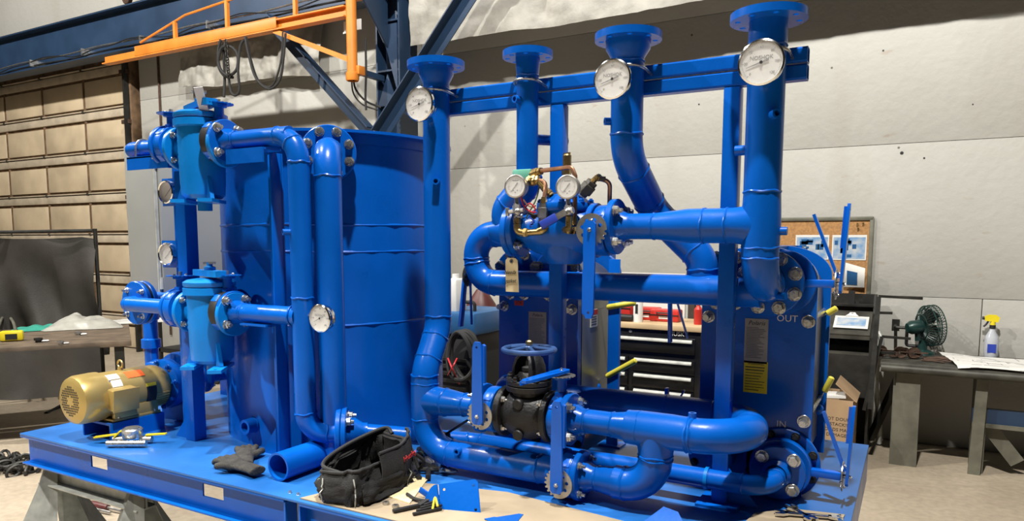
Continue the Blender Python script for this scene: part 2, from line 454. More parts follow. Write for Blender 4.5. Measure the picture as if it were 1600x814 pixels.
cd = thing('wall_conduit', 'thin dark conduit running down the wall right of the overhead door', 'conduit', (-10.05, WY-.02, 0))
part(MB().tube([(-10.05, WY-.02, .3), (-10.05, WY-.02, 5.0)], .016, 8), 'tube', 'rust', cd)
for z in (.9, 2.2, 3.4): part(MB().bx(-10.08, -10.02, WY-.04, WY, z, z+.03), 'clip', 'steel', cd)

# ---- column with haunch, knee braces
CX, CYc = -5.2, 6.62
t = thing('steel_column', 'navy steel column with bracket plates behind the tank', 'column', (CX, CYc, 0))
for dx, nm in ((-.16, 'flange_plate'), (.15, 'flange_plate')):
    part(MB().bx(CX+dx, CX+dx+.02, CYc-.16, CYc+.16, 0, 6.5), nm, 'blue_steel', t)
part(MB().bx(CX-.14, CX+.15, CYc-.01, CYc+.01, 0, 6.5), 'web', 'blue_steel', t)
part(MB().bx(CX-.20, CX+.21, CYc-.21, CYc+.2, 0, .03), 'base_plate', 'blue_steel', t)
for z in (3.62, 4.15): part(MB().bx(CX-.14, CX+.15, CYc-.16, CYc-.01, z, z+.018), 'stiffener', 'blue_steel', t)
part(MB().plate([(0, 0), (-.42, 0), (-.42, -.12), (0, -.55)], [], .02, (CX+.0, CYc-.165, 4.42), Y_, Z), 'haunch', 'blue_steel', t)
part(MB().plate([(-.15, 0), (.14, 0), (.14, -.75), (0, -.28)], [], .014, (CX, CYc-.15, 4.12), X, Z), 'gusset', 'blue_steel', t)
part(MB().plate([(-.14, 0), (.14, 0), (.0, .34)], [], .014, (CX, CYc-.15, 3.25), X, Z), 'gusset', 'blue_steel', t)
part(MB().bx(CX-.17, CX+.17, CYc-.3, CYc+.25, 4.42, 4.445), 'seat_plate', 'blue_steel', t)
for nm, a, b, lab in (('knee_brace', (-6.62, 6.28, 4.18), (-5.30, 6.28, 2.93), 'navy angle brace sloping down from the orange jib to the column'),
                      ('knee_brace', (-3.82, 6.28, 4.36), (-5.14, 6.28, 2.90), 'navy angle brace rising from the column toward the wall blanket')):
    b = Vector(b); a = b+(Vector(a)-b)*(1.12 if a[0] < -6 else 1.75); d = (b-a).normalized(); nn = Y_.cross(d).normalized()
    if nn.z < 0: nn = -nn
    t = thing(nm, lab, 'brace', b, 'knee braces of the column')
    part(MB().box((a+b)/2, ((b-a).length, .012, .15), d, Y_), 'vertical_leg', 'blue_steel', t)
    part(MB().box((a+b)/2+nn*.07+Y_*-.06, ((b-a).length, .13, .012), d, Y_), 'horizontal_leg', 'blue_steel', t)
# ---- crane runway beam along the wall
RBY, RB0, RB1 = 6.62, 4.45, 5.06
t = thing('runway_beam', 'navy steel runway beam running high along the wall', 'beam', (-6, RBY, RB0))
part(MB().bx(-18, -4.75, RBY-.008, RBY+.008, RB0+.018, RB1-.018), 'web', 'blue_steel', t)
part(MB().bx(-18, -4.75, RBY-.12, RBY+.12, RB0, RB0+.018), 'bottom_flange', 'blue_steel', t)
part(MB().bx(-18, -4.75, RBY-.12, RBY+.12, RB1-.018, RB1), 'top_flange', 'blue_steel', t)
part(MB().bx(-18, -4.75, RBY-.03, RBY+.03, RB1, RB1+.05), 'rail', 'dark_metal', t)
t = thing('runway_conduit', 'thin grey conduits clipped along the bottom of the runway beam', 'conduit', (-11, RBY-.1, RB0))
for k in range(2):
    pts = [(-17+.7*i, RBY-.07-.02*k, RB0+.06+.07*k+.012*math.sin(i*2.1+k)) for i in range(17)]
    part(MB().tube(cat(pts, 3), .011, 6), 'tube', 'steel' if k else 'dark_metal', t)
part(MB().tube(cat([(-17+.45*i, RBY-.12, RB0+.10+.035*math.sin(i*1.3)+.02*math.sin(i*3.7)) for i in range(25)], 4), .008, 6), 'cable', 'black', t)
for x in (-12.4, -11.0, -9.6, -8.2): part(MB().bx(x, x+.02, RBY-.13, RBY, RB0+.05, RB0+.15), 'clip', 'steel', t)

c = PY(216, 8, RBY); c.z = RB1+.05
t = thing('crane_end_truck', 'dark crane trolley with wheels on top of the runway beam', 'crane trolley', c)
part(MB().bx(c.x-.32, c.x+.32, RBY-.09, RBY+.09, c.z+.10, c.z+.26, bev=.01), 'frame', 'dark_metal', t)
for dx in (-.24, .24): part(MB().disc((c.x+dx, RBY-.03, c.z+.09), Y_, .09, .06, 18, .008), 'wheel', 'rust', t)
part(MB().bx(c.x-.10, c.x+.14, RBY-.14, RBY-.09, c.z+.02, c.z+.22, bev=.01), 'motor', 'black', t)
part(MB().bx(c.x-.42, c.x-.32, RBY-.05, RBY+.05, c.z+.12, c.z+.2, bev=.01), 'bumper', 'dark_metal', t)
# ---- orange jib crane folded along the wall
JY = 6.0
def jz(x): return 4.18
t = thing('jib_crane', 'orange steel jib crane boom with mast and diagonal strut', 'crane', (-5.3, JY, 3.45))
part(MB().bx(-9.62, -5.36, JY-.05, JY+.05, 4.10, 4.115), 'bottom_flange', 'orange', t)
part(MB().bx(-9.62, -5.36, JY-.005, JY+.005, 4.115, 4.20), 'web', 'orange', t)
part(MB().bx(-8.9, -5.36, JY-.05, JY+.05, 4.20, 4.215), 'top_flange', 'orange', t)
part(MB().bx(-8.9, -6.35, JY-.055, JY-.045, 4.115, 4.225, bev=.003), 'channel', 'orange', t)
part(MB().bx(-8.9, -6.35, JY-.055, JY+.03, 4.225, 4.235), 'channel', 'orange', t)
part(MB().tube([(-8.85, JY, 4.29), (-7.95, JY, 4.50), (-7.05, JY, 4.56), (-5.36, JY, 4.60)], .014, 6), 'tie_rod', 'orange', t)
for x, z in ((-8.15, 4.455), (-7.2, 4.55), (-6.1, 4.58)): part(MB().bx(x-.02, x+.02, JY-.02, JY+.02, 4.21, z), 'post', 'orange', t)
part(MB().tube([(-5.30, JY, 3.50), (-5.30, JY, 5.2)], .055, 16), 'mast', 'orange', t)
part(MB().bar((-6.42, JY, 4.10), (-5.33, JY, 3.66), .06, .05), 'strut', 'orange', t)
for z in (3.55, 4.32): part(MB().bx(-5.33, -5.21, JY+.0, JY+.10, z-.045, z+.045, bev=.005), 'pivot_bracket', 'orange', t); part(MB().bx(-5.31, -5.25, JY+.10, JY+.47, z-.03, z+.03), 'bracket_arm', 'blue_steel', t)
part(MB().lathe([(.062, 3.44), (.07, 3.46), (.07, 3.52), (.055, 3.53)], (-5.30, JY, 0), Z, 14), 'collar', 'orange', t)
sg = thing('small_sign', 'small white plate fixed beside the orange mast', 'sign', (-5.36, JY+.12, 4.0))
part(MB().bx(-5.5, -5.26, JY+.10, JY+.115, 3.99, 4.10, bev=.003), 'plate', 'white', sg)
part(MB().bx(-5.5, -5.46, JY+.09, JY+.1, 3.97, 3.99), 'clip', 'steel', sg)
# hoses and chain hanging from the boom
def hose(label, pts, r, name='hanging_hose', mt='rubber', grp='hoses hanging from the jib'):
    return single(MB().tube(cat(pts, 6), r, 8), name, mt, label, 'hose', pts[0], grp)
def jp(x, y, dy=0): return PY(x, y, JY-.06+dy)
hose('black hose looped in a small coil below the jib boom', [jp(345, 62), jp(341, 80), jp(343, 105), jp(356, 118), jp(370, 108), jp(371, 85), jp(360, 73), jp(346, 76), jp(341, 100), jp(350, 118, .02), jp(364, 121, .03)], .017)
hose('black hose hanging straight below the jib coil', [jp(349, 66, .04), jp(350, 95, .05), jp(351, 125, .05), jp(350, 152, .04)], .016)
hose('black hose dropping in a long loop left of the jib strut', [jp(381, 62), jp(375, 75), jp(372, 110), jp(374, 140, .02), jp(368, 149, .02), jp(361, 143, .03), jp(357, 120, .03)], .015)
hose('outer black cable draped in a deep swag under the jib boom', [jp(383, 58), jp(389, 88), jp(400, 122), jp(420, 139), jp(437, 125), jp(443, 90), jp(446, 52)], .014)
hose('inner black cable draped in a deep swag under the jib boom', [jp(385, 58, .03), jp(392, 92, .03), jp(404, 126, .03), jp(422, 136, .03), jp(433, 118, .03), jp(440, 88, .03), jp(442, 50, .03)], .011)
hose('black cable looping from the mast foot to the column', [PY(552, 122, 6.05), PY(556, 140, 6.1), PY(572, 158, 6.2), PY(595, 168, 6.3)], .011)
hose('thin black cable hanging below the mast foot to the brace', [PY(549, 118, 6.1), PY(552, 145, 6.15), PY(566, 163, 6.2), PY(590, 172, 6.25)], .009)
hose('black power cable rising behind the column bracket', [PY(571, 60, 6.15), PY(572, 110, 6.15), PY(571, 150, 6.15), PY(572, 172, 6.15)], .012)
ch = thing('hoist_chain', 'dark steel hoist chain hanging from the jib boom', 'chain', jp(351, 66))
lk = MB()
for j in range(16):
    a = 2*PI*j/16
lk = MB(); lk.tube([Vector((.02*math.cos(2*PI*j/12), 0, .033*math.sin(2*PI*j/12))) for j in range(13)], .007, 6, cap=False)
LINK = finish(lk, 'link', 'dark_metal', Vector())
a, b = jp(353, 66, -.03), jp(357, 118, -.03)
for k in range(14):
    inst(LINK, 'link', ch, a+(b-a)*(k/13), None).rotation_euler = (0, 0, PI/2*(k % 2))
# ---- insulating blankets on the wall
def blanket(label, x0, x1, zb0, zb1, zt, seed, amp, yw):
    def f(u, v):
        x = x0+(x1-x0)*u; zb = zb0+(zb1-zb0)*u+.02*math.sin(u*9+seed)
        z = zb+(zt-zb)*v
        n = noise.fractal(Vector((x*2.2, z*1.6, seed)), 1.0, 2.0, 4)*amp + .035*amp/.05*math.sin(x*6+z*1.1+seed)*(.4+.6*noise.noise(Vector((x, z, seed+3))))
        c = noise.noise(Vector((x*11, z*7, seed+5)))*.012 + noise.noise(Vector((x*23, z*19, seed)))*.006
        return Vector((x, yw-n-c, z))
    t = thing('wall_blanket', label, 'blanket', ((x0+x1)/2, yw, zb0), 'insulating blankets on the wall')
    part(MB().grid(f, 110, 60, .006), 'sheet', 'blanket', t, True, 60)
    for u in [i/9 for i in range(10)]:
        p = f(u, .99); part(MB().tube([p+Vector((0, .03, 0)), p+Vector((0, WY-p.y, .02))], .01, 6), 'hook', 'steel', t)
blanket('wide silver grey insulating blanket hung on the wall above the piping', -4.96, 1.4, 3.865, 3.90, 5.5, 1.3, .05, 6.59)
blanket('silver insulating blanket hung behind the jib boom', -9.35, -6.62, 3.93, 3.84, 5.0, 8.1, .07, 6.92)

# ---- left side: workbench, welding curtain, clutter
e1 = Vector((.53, .848, 0)); e2 = Vector((-.848, .53, 0)); T0 = Vector((-6.70, 3.10, 0)); TZ = .85
def tp(a, b, z=0): return T0+e1*a+e2*b+Z*(TZ+z)
t = thing('work_table', 'long wooden work table with dark skirt left of the pump', 'table', tp(0, 0, -TZ))
for k in range(5):
    part(MB().box(tp(-.8, .16+.3*k, -.025), (3.6, .294, .05), e1, e2, bev=.004), 'plank', 'table_wood', t)
for a in (-1.6, .9):
    for b in (.1, 1.45): part(MB().box(tp(a, b, -.45), (.08, .08, .80), e1, e2), 'leg', 'dark_metal', t)
part(MB().box(tp(-.8, 1.4, -.11), (3.4, .04, .10), e1, e2), 'apron', 'dark_wood', t)
def skirt(u, v):
    a = -2+u*2.75; n = .03*math.sin(a*5)+.02*math.sin(a*11+1)+noise.noise(Vector((a*3, v, 0)))*.03
    return tp(a, -.04-n*v*1.2, -.03-v*(.40+.02*math.sin(a*3)))
part(MB().grid(skirt, 60, 12, .004), 'skirt', 'curtain', t)
t = thing('welding_curtain', 'black welding curtain on a pipe frame behind the work table', 'curtain', (-7.4, 4.5, 0))
C0 = CAMP+ray(-60, 420)*7.6; C1 = CAMP+ray(152, 420)*7.7; C0.z = C1.z = 0
cd_ = (C1-C0); cn = Vector((cd_.y, -cd_.x, 0)).normalized()
def curt(u, v):
    s = noise.noise(Vector((u*3.1, v*1.2, 4)))*.05+.06*math.sin(u*10-v*5.5)*v*(.4+.6*u)+.03*math.sin(u*21-v*5)*v
    top = 1.80-.03*math.sin(u*PI)-.03*(u > .9)*(u-.9)*10
    return C0+cd_*u+cn*(s*2.4)+Z*(top-(top-.50)*v)
part(MB().grid(curt, 70, 40, .004), 'sheet', 'curtain', t, True, 60)
part(MB().tube([C0+Z*1.83+cn*.05, C1+Z*1.86+cn*.05], .018, 10), 'rail', 'dark_metal', t)
for q in (0.0, 1.0): part(MB().tube([C0+cd_*q+cn*.0, C0+cd_*q+Z*1.88], .02, 10), 'post', 'dark_metal', t)
part(MB().bar(C1+cn*.4+Z*.02, C1-cn*.4+Z*.02, .05, .04), 'foot', 'dark_metal', t)
# clutter on the table
def crumple(label, name, c, sx, sy, h, mt, seed, cat_):
    def f(u, v):
        a = (u-.5)*2; b = (v-.5)*2; k = max(0, 1-(a*a)**1.2)*max(0, 1-(b*b)**1.2)
        z = .006+h*k*(.55+.8*abs(noise.noise(Vector((u*4, v*4, seed)))))
        sk = .2*noise.noise(Vector((u*2, v*2, seed+7)))
        return Vector(c)+e1*(a*sx+sk*sx)+e2*(b*sy+sk*sy)+Z*z
    return single(MB().grid(f, 26, 20, .002), name, mt, label, cat_, c, None, True, 50)
crumple('crumpled clear plastic sheet heaped on the left work table', 'plastic_sheet', PZ(133, 512, TZ), .34, .22, .16, 'plastic_bag', 3, 'plastic sheet')
crumple('flat teal green cloth lying on the left work table', 'shop_cloth', PZ(66, 515, TZ), .26, .14, .05, 'teal', 5, 'cloth')
crumple('white paper roll spread on the far end of the left work table', 'paper_sheet', PZ(218, 503, TZ), .42, .16, .04, 'white_paper', 9, 'paper')
c = PZ(19, 533, TZ)
t = thing('tape_measure', 'yellow tape measure on the left work table', 'tape measure', c)
part(MB().box(c+Z*.05, (.18, .09, .09), e1, e2, bev=.02), 'case', 'yellow', t)
part(MB().box(c+Z*.045+e2*-.048, (.09, .004, .05), e1, e2), 'sticker', 'black', t)
part(MB().box(c+Z*.015-e1*.1, (.06, .025, .02), e1, e2), 'hook', 'steel', t)
hose('dark hose curling over the near edge of the left work table', [PZ(-10, 530, TZ)+Z*.02, PZ(8, 505, TZ)+Z*.09, PZ(20, 510, TZ)+Z*.06, PZ(26, 525, TZ)+Z*.02], .014, 'curled_hose', 'bench_leg', None)
for i, (x, y, s) in enumerate([(100, 513, .05), (122, 524, .035), (60, 535, .04), (95, 538, .03)]):
    c = PZ(x, y, TZ)
    lab = ['black clamp lying beside the plastic sheet', 'small steel fitting in front of the plastic sheet', 'dark scrap block near the table edge', 'little steel offcut at the table edge'][i]
    t = thing('metal_fitting', lab, 'fitting', c)
    part(MB().lathe([(s*.6, 0), (s*.6, s*.5), (s*.9, s*.5), (s*.9, s), (s*.3, s), (s*.3, 0)], c, Z, 8, True), 'body', ['black', 'steel', 'dark_metal', 'steel'][i], t)
    part(MB().tube([c+e1*s*.5+Z*s*.3, c+e1*s*2+Z*s*.3], s*.3, 8), 'stem', 'steel', t)
c = PZ(139, 497, TZ); t = thing('spray_can', 'small pale spray can standing behind the plastic sheet', 'can', c)
part(MB().lathe([(0, 0), (.045, 0), (.045, .15), (.03, .18)], c, Z, 14), 'body', 'white', t); part(MB().disc(c+Z*.18, Z, .022, .05, 12, .004), 'cap', 'dark_wood', t)
# dark cart behind the pump
c = Vector((-8.1, 6.1, 0)); t = thing('tool_cart', 'low black wheeled cart far behind the pump', 'cart', c)
for z in (.32, .72, 1.02): part(MB().bx(c.x-.4, c.x+.7, c.y-.3, c.y+.3, z, z+.06, bev=.01), 'shelf', 'black', t)
for dx in (-.38, .68):
    for dy in (-.28, .28):
        part(MB().bx(c.x+dx-.02, c.x+dx+.02, c.y+dy-.02, c.y+dy+.02, .14, 1.05), 'post', 'black', t)
        part(MB().disc((c.x+dx, c.y+dy-.02, .08), Y_, .08, .04, 16, .008), 'wheel', 'rubber', t)

# ---- right side: bench with fan etc.
BZ, BY = .82, 6.25
t = thing('steel_bench', 'heavy dark steel workbench along the right wall', 'bench', (.8, BY, 0))
part(MB().bx(-.20, 2.6, BY, 7.0, BZ-.045, BZ, bev=.012), 'top', 'bench_steel', t)
part(MB().tube([(-.19, BY+.01, BZ-.045), (2.6, BY+.01, BZ-.045)], .032, 12), 'edge_pipe', 'bench_steel', t)
part(MB().plate([(0, 0), (.19, 0), (.185, .74), (.02, .74)], [], .02, (-.10, BY+.08, 0), X, Z), 'leg_plate', 'bench_leg', t)
part(MB().bx(-.10, -.08, BY+.08, BY+.30, 0, .74), 'leg_plate', 'bench_leg', t)
part(MB().plate([(0, 0), (.08, 0), (.095, .75), (.02, .75)], [], .03, (.43, BY+.10, 0), X, Z), 'leg_plate', 'bench_leg', t)
part(MB().bx(.45, .53, BY+.13, BY+.4, 0, .75), 'leg_plate', 'bench_leg', t)
part(MB().bx(.44, 2.6, BY+.14, BY+.24, .39, .49), 'crossbar', 'blue_steel', t)
part(MB().bx(.44, 2.6, BY+.12, BY+.14, .36, .39), 'crossbar', 'bench_leg', t)
part(MB().bar((-.06, BY+.3, .68), (-.26, BY+.55, .06), .05, .05), 'brace', 'dark_metal', t)
part(MB().bar((.55, BY+.2, .36), (.75, BY+.2, .1), .02, .1), 'brace', 'bench_leg', t)
# fan
c = PY(1441, 552, 6.88); c.z = BZ
t = thing('desk_fan', 'round dark green metal fan on the right bench', 'fan', c)
part(MB().lathe([(0.096, 0), (0.0896, 0.0192), (0.0384, 0.0384), (0.02816, 0.128), (0, 0.128)], c, Z, 18), 'base', 'fan_green', t)
fc = c+Z*0.2368+X*.02; fa = Vector((.78, .40, .10)).normalized(); u, v, w_ = basis(fa)
part(MB().lathe([(0, -0.1664), (0.0384, -0.16), (0.0576, -0.128), (0.0576, -0.0256), (0.0384, -0.0128), (0, -0.0128)], fc, fa, 16), 'motor', 'fan_green', t)
part(MB().tube([fc-fa*0.0768, fc-fa*0.064-Z*0.1152], 0.02304, 10), 'neck', 'fan_green', t)
for q, rr in ((.004, .168), (.036, .1695), (.071, .168), (-.042, .10)):
    part(MB().tube([fc+fa*q+(u*math.cos(2*PI*k/36)+v*math.sin(2*PI*k/36))*rr for k in range(37)], .0045, 6, cap=False), 'guard_ring', 'fan_green', t)
for k in range(40):
    a = 2*PI*k/40; d = u*math.cos(a)+v*math.sin(a)
    part(MB().tube([fc+d*0.0448-fa*0.0448, fc+d*0.1152-fa*0.0384, fc+d*0.1677+fa*0.0064, fc+d*0.1677+fa*0.0704, fc+d*0.0384+fa*0.0832], 0.002816, 4), 'guard_wire', 'fan_green', t)
for k in range(4):
    a = 2*PI*k/4+0.384
    def bl(p, q): 
        aa = a+(p-.5)*1.1*(.6+.4*q); return fc+(u*math.cos(aa)+v*math.sin(aa))*(0.0256+q*0.1216)+fa*(0.0256+(p-.5)*0.0512)
    part(MB().grid(bl, 5, 4, 0.00192), 'blade', 'dark_metal', t)
# casters
for x, y, lab, sc in [(1376, 551, 'rusty caster wheel at the left end of the right bench', 1.1), (1406, 556, 'rusty caster wheel in the middle of the pile on the right bench', 1.1), (1414, 546, 'small rusty caster behind the other wheels on the bench', .8), (1428, 552, 'rusty caster wheel right beside the fan base', 1.1)]:
    c = PY(x, y, 6.55 if y > 548 else 6.7); c.z = BZ
    t = thing('caster_wheel', lab, 'caster', c, 'casters piled on the bench'); R_ = .042*sc
    part(MB().lathe([(R_*.3, -.018), (R_*.6, -.014), (R_, -.018), (R_, .018), (R_*.6, .014), (R_*.3, .018)], c+Z*R_, Vector((.3, -1, .15)), 18, True), 'wheel', 'rust', t)
    part(MB().box(c+Z*(R_*1.1)+X*.05, (.10, .045, .012), X, Vector((.3, -1, .1))), 'fork', 'rust', t)
    part(MB().disc(c+X*.10+Z*.01, Z, .035*sc, .01, 12), 'plate', 'rust', t)
for i in range(6):
    a = PY(1440+i*4, 560, 6.45+.03*i); a.z = BZ+.008+.006*(i % 3); d = Vector((random.uniform(.12, .22), random.uniform(-.06, .06), 0))
    single(MB().tube([a, a+d*.5+Z*.004, a+d], .007, 6), 'welding_rod', 'rust', ['leftmost', 'second from left', 'third from left', 'fourth from left', 'fifth from left', 'rightmost'][i]+' rusty steel rod lying right of the fan base', 'rod', a, 'rods lying by the fan')
# drawing sheet
p0 = Vector((.40, BY-.01, BZ+.004))
def sh(u, v):
    x = .32+u*1.6-.12*v; y = BY-.015+v*.60; z = BZ+.005+.018*max(0, math.sin(u*7+v*2))+.01*noise.noise(Vector((u*6, v*6, 0)))+.01
    if v < .06: z -= (.06-v)*.3
    return Vector((x, y, z))
t = thing('drawing_sheet', 'large white engineering drawing spread over the right bench', 'paper', p0)
part(MB().grid(sh, 60, 20, .001), 'sheet', 'white_paper', t)
b = MB()
for i in range(60):
    u0, v0 = random.random()*.9, random.random()*.9; du, dv = (random.uniform(.02, .12), 0) if i % 2 else (0, random.uniform(.05, .15))
    p, q = sh(u0, v0)+Z*.0025, sh(min(1, u0+du), min(1, v0+dv))+Z*.0025; b.bar(p, q, .003, .0006)
part(b, 'printed_lines', 'hx_grey', t)
# spray bottle
c = PY(1548, 552, 6.98); c.z = BZ
t = thing('spray_bottle', 'clear spray bottle with yellow trigger head on the right bench', 'bottle', c)
part(MB().lathe([(0, 0), (.048, 0), (.052, .02), (.052, .13), (.045, .17), (.022, .215), (.018, .235), (0, .235)], c, Z, 20), 'bottle', 'plastic_clear', t)
part(MB().lathe([(.022, .232), (.022, .262), (0, .262)], c, Z, 14), 'collar', 'black', t)
part(MB().lathe([(.02, .262), (.018, .30), (0, .30)], c, Z, 12), 'neck', 'yellow', t)
part(MB().plate([(-.055, 0), (.035, -.01), (.045, .03), (.02, .05), (-.03, .05), (-.06, .035)], [], .034, c+Vector((0, .017, .295)), X, Z), 'trigger_head', 'yellow', t)
part(MB().disc(c+Vector((-.055, 0, .315)), -X, .013, .02, 12), 'nozzle', 'black', t)
part(MB().tube(cat([c+Vector((-.03, 0, .295)), c+Vector((-.045, 0, .265)), c+Vector((-.062, 0, .245))], 4), .007, 8), 'trigger', 'black', t)
part(MB().box(c+Vector((0, -.0525, .075)), (.06, .001, .07), X, Y_), 'sticker', 'wire_blue', t)
# black shop desk
DX0, DX1, DY0 = -.95, -.27, 6.45
t = thing('shop_desk', 'black metal stand-up shop desk against the wall', 'desk', (-.6, 6.7, 0))
part(MB().plate([(0, .0), (.55, .0), (.55, 1.30), (.40, 1.30), (.36, 1.14), (.0, .98)], [], .02, (DX1-.02, DY0, 0), Y_, Z), 'side_panel', 'dark_metal', t)
part(MB().plate([(0, .0), (.55, .0), (.55, 1.30), (.40, 1.30), (.36, 1.14), (.0, .98)], [], .02, (DX0, DY0, 0), Y_, Z), 'side_panel', 'dark_metal', t)
part(MB().bx(DX0, DX1, DY0+.53, DY0+.55, 0, 1.30), 'back_panel', 'dark_metal', t)
part(MB().box(((DX0+DX1)/2, DY0+.17, 1.075), (DX1-DX0-.04, .40, .015), X, Vector((0, .36, .16))), 'writing_top', 'bench_steel', t)
part(MB().bx(DX0+.02, DX1-.02, DY0+.36, DY0+.54, 1.20, 1.215), 'shelf', 'dark_metal', t)
part(MB().bx(DX0+.02, DX1-.02, DY0+.01, DY0+.5, .83, .845), 'shelf', 'bench_steel', t)
part(MB().bx(DX0+.02, DX1-.02, DY0-.01, DY0+.01, .96, .99), 'rail', 'bench_steel', t)
part(MB().bx(DX0+.02, DX1-.02, DY0, DY0+.015, .48, .83), 'front_panel', 'dark_metal', t)
part(MB().bx(DX1-.22, DX1-.17, DY0+.40, DY0+.44, 1.215, 1.33), 'bracket', 'black', t)
c = Vector((-.44, DY0+.14, 1.075))
t = thing('clipboard', 'clipboard with colour photo print on the shop desk', 'clipboard', c)
su = X; sv = Vector((0, .36, .16)).normalized(); sw = su.cross(sv)
part(MB().box(c+sw*.012, (.26, .20, .004), su, sv), 'board', 'white_paper', t)
part(MB().box(c+sw*.0155, (.22, .13, .002), su, sv), 'photo', 'photo_print', t)
part(MB().plate([(-.05, 0), (.05, 0), (.03, .03), (.02, .06), (-.02, .06), (-.03, .03)], [circ(.01, 8, (0, .042))], .012, c+sv*.085+sw*.014, su, sv), 'clip', 'white', t)
# bar clamps leaning at the desk
for i, (a, b, lab) in enumerate([((-.25, 6.19, .45), (-.235, 6.30, 1.33), 'dark bar clamp leaning upright between desk and bench'), ((-.30, 6.36, .40), (-.20, 6.42, 1.0), 'flat dark steel bar leaning on the right end of the desk')]):
    a = Vector(a); b = Vector(b); t = thing('bar_clamp', lab, 'clamp', a)
    part(MB().bar(a, b, .035-.01*i, .012+.02*i), 'bar', 'dark_metal', t)
    part(MB().bar(b, b+Vector((.30-.1*i, .05, -.01)), .02, .02), 'jaw', 'dark_metal', t)
    part(MB().bar(b-Z*.13, b+Vector((.1, .02, -.13)), .02, .02), 'jaw', 'dark_metal', t)
t = single(MB().tube(cat([(-.24, 6.75, 1.0), (-.21, 6.72, .9), (-.24, 6.75, .6), (-.20, 6.8, .25), (-.19, 6.85, .02)], 6), .022, 10), 'grey_cloth_strip', 'galv', 'pale grey cloth strip hanging between desk and bench', 'cloth', (-.2, 6.5, 0))
hk = thing('coat_hook', 'black steel hook bracket on the wall right of the desk', 'hook', (-.05, 6.95, 1.0))
part(MB().tube(fillet([(-.12, WY, 1.03), (-.12, 6.9, 1.03), (-.03, 6.9, 1.03), (-.03, 6.9, .88), (.06, 6.9, .88)], .02, 4), .013, 8), 'hook', 'dark_metal', hk)
part(MB().bx(-.15, -.09, WY-.012, WY, .99, 1.08), 'plate', 'dark_metal', hk)
# cork board
a = PY(1190, 343, WY-.03); t = thing('cork_board', 'cork notice board with grey frame on the wall', 'notice board', (-.75, WY-.03, 1.0))
kx0, kx1, kz0, kz1 = -1.42, -.335, 1.03, 1.96
part(MB().bx(kx0, kx1, WY-.02, WY-.002, kz0, kz1), 'cork', 'cork', t)
for q in ((kx0, kx1, kz1-.02, kz1+.015), (kx0, kx1, kz0-.015, kz0+.02)): part(MB().bx(q[0], q[1], WY-.035, WY, q[2], q[3], bev=.008), 'frame_rail', 'bench_leg', t)
for q in (kx0, kx1-.03): part(MB().bx(q, q+.035, WY-.035, WY, kz0, kz1, bev=.008), 'frame_stile', 'bench_leg', t)
for x, y, in [(1340, 350), (1349, 349), (1341, 357)]:
    p = PY(x, y, WY-.02); part(MB().lathe([(.004, 0), (.004, .012), (.009, .014), (.009, .022), (0, .022)], p, -Y_, 8), 'push_pin', 'brass', t)
for x0, y0, x1, y1, lab in [(1242, 367, 1296, 405, 'colour photo print pinned left on the cork board'), (1299, 367, 1355, 406, 'colour photo print pinned right on the cork board')]:
    p, q = PY(x0, y1, WY-.024), PY(x1, y0, WY-.024); t = thing('photo_print', lab, 'photo', p, 'photos on the cork board')
    part(MB().bx(p.x, q.x, WY-.025, WY-.022, p.z, q.z), 'sheet', 'white_paper', t)
    b = MB()
    for k in range(10):
        xx = random.uniform(p.x+.02, q.x-.06); zz = random.uniform(p.z+.02, q.z-.06); b.bx(xx, xx+random.uniform(.02, .06), WY-.0262, WY-.0252, zz, zz+random.uniform(.02, .06))
    part(b, 'printed_shapes', 'welder_blue', t)
    part(MB().bx(p.x+.01, q.x-.01, WY-.0256, WY-.025, p.z+.01, q.z-.02), 'image', 'photo_print', t)
t = thing('pinned_leaflet', 'curled blue leaflet pinned low on the cork board', 'leaflet', PY(1325, 445, WY-.05))
def lf(u, v): 
    p = PY(1318, 448, WY-.05); return p+Vector((u*.17, -.05*math.sin(v*2.2)-.02*u, v*.22-.05*u*v))
part(MB().grid(lf, 8, 12, .001), 'sheet', 'white_paper', t)
part(MB().grid(lambda u, v: lf(.15+u*.5, .1+v*.6)-Y_*.003, 6, 8, .0006), 'image', 'welder_blue', t)
# cardboard box
c = Vector((-.62, 6.15, 0)); bx0, bx1, by0, by1, bz = -.95, -.33, 5.95, 6.4, .52
bx1 = PY(1334, 640, 5.95).x; bx0 = bx1-.42; bz = PY(1330, 627, 5.95).z; 
t = thing('cardboard_box', 'open cardboard box with printed stacking warning behind the heat exchanger', 'box', (bx0+.2, by0, 0))
part(MB().bx(bx0, bx1, by0, by0+.006, 0.01, bz), 'side', 'cardboard', t); part(MB().bx(bx0, bx1, by1, by1+.006, 0.01, bz), 'side', 'cardboard', t)
part(MB().bx(bx0, bx0+.006, by0, by1, 0.01, bz), 'side', 'cardboard', t); part(MB().bx(bx1-.006, bx1, by0, by1, 0.01, bz), 'side', 'cardboard', t)
part(MB().bx(bx0, bx1, by0, by1, 0, .01), 'bottom', 'cardboard', t)
part(MB().box((bx1-.06, (by0+by1)/2, bz+.055), (.20, .40, .006), Vector((-.75, 0, .65)), Y_), 'flap', 'cardboard', t)
part(MB().box((bx0+.08, (by0+by1)/2, bz+.03), (.20, .40, .006), Vector((.9, 0, .3)), Y_), 'flap', 'cardboard', t)
for k, s in enumerate(('NOT DOUBLE', 'STACK!!', 'GOODS MAY BE', 'DAMAGED')):
    text(t, s, .035, (PY(1311, 650, by0).x, by0-.0008, bz-.150-.042*k), X, Z)
part(MB().plate([(-.06, -.06), (.06, -.06), (.06, .06), (-.06, .06)], [[(-.054, -.054), (.054, -.054), (.054, .054), (-.054, .054)]], .0006, ((bx0+bx1)/2, by0-.0001, bz-.42), X, Z), 'printed_frame', 'ink', t)
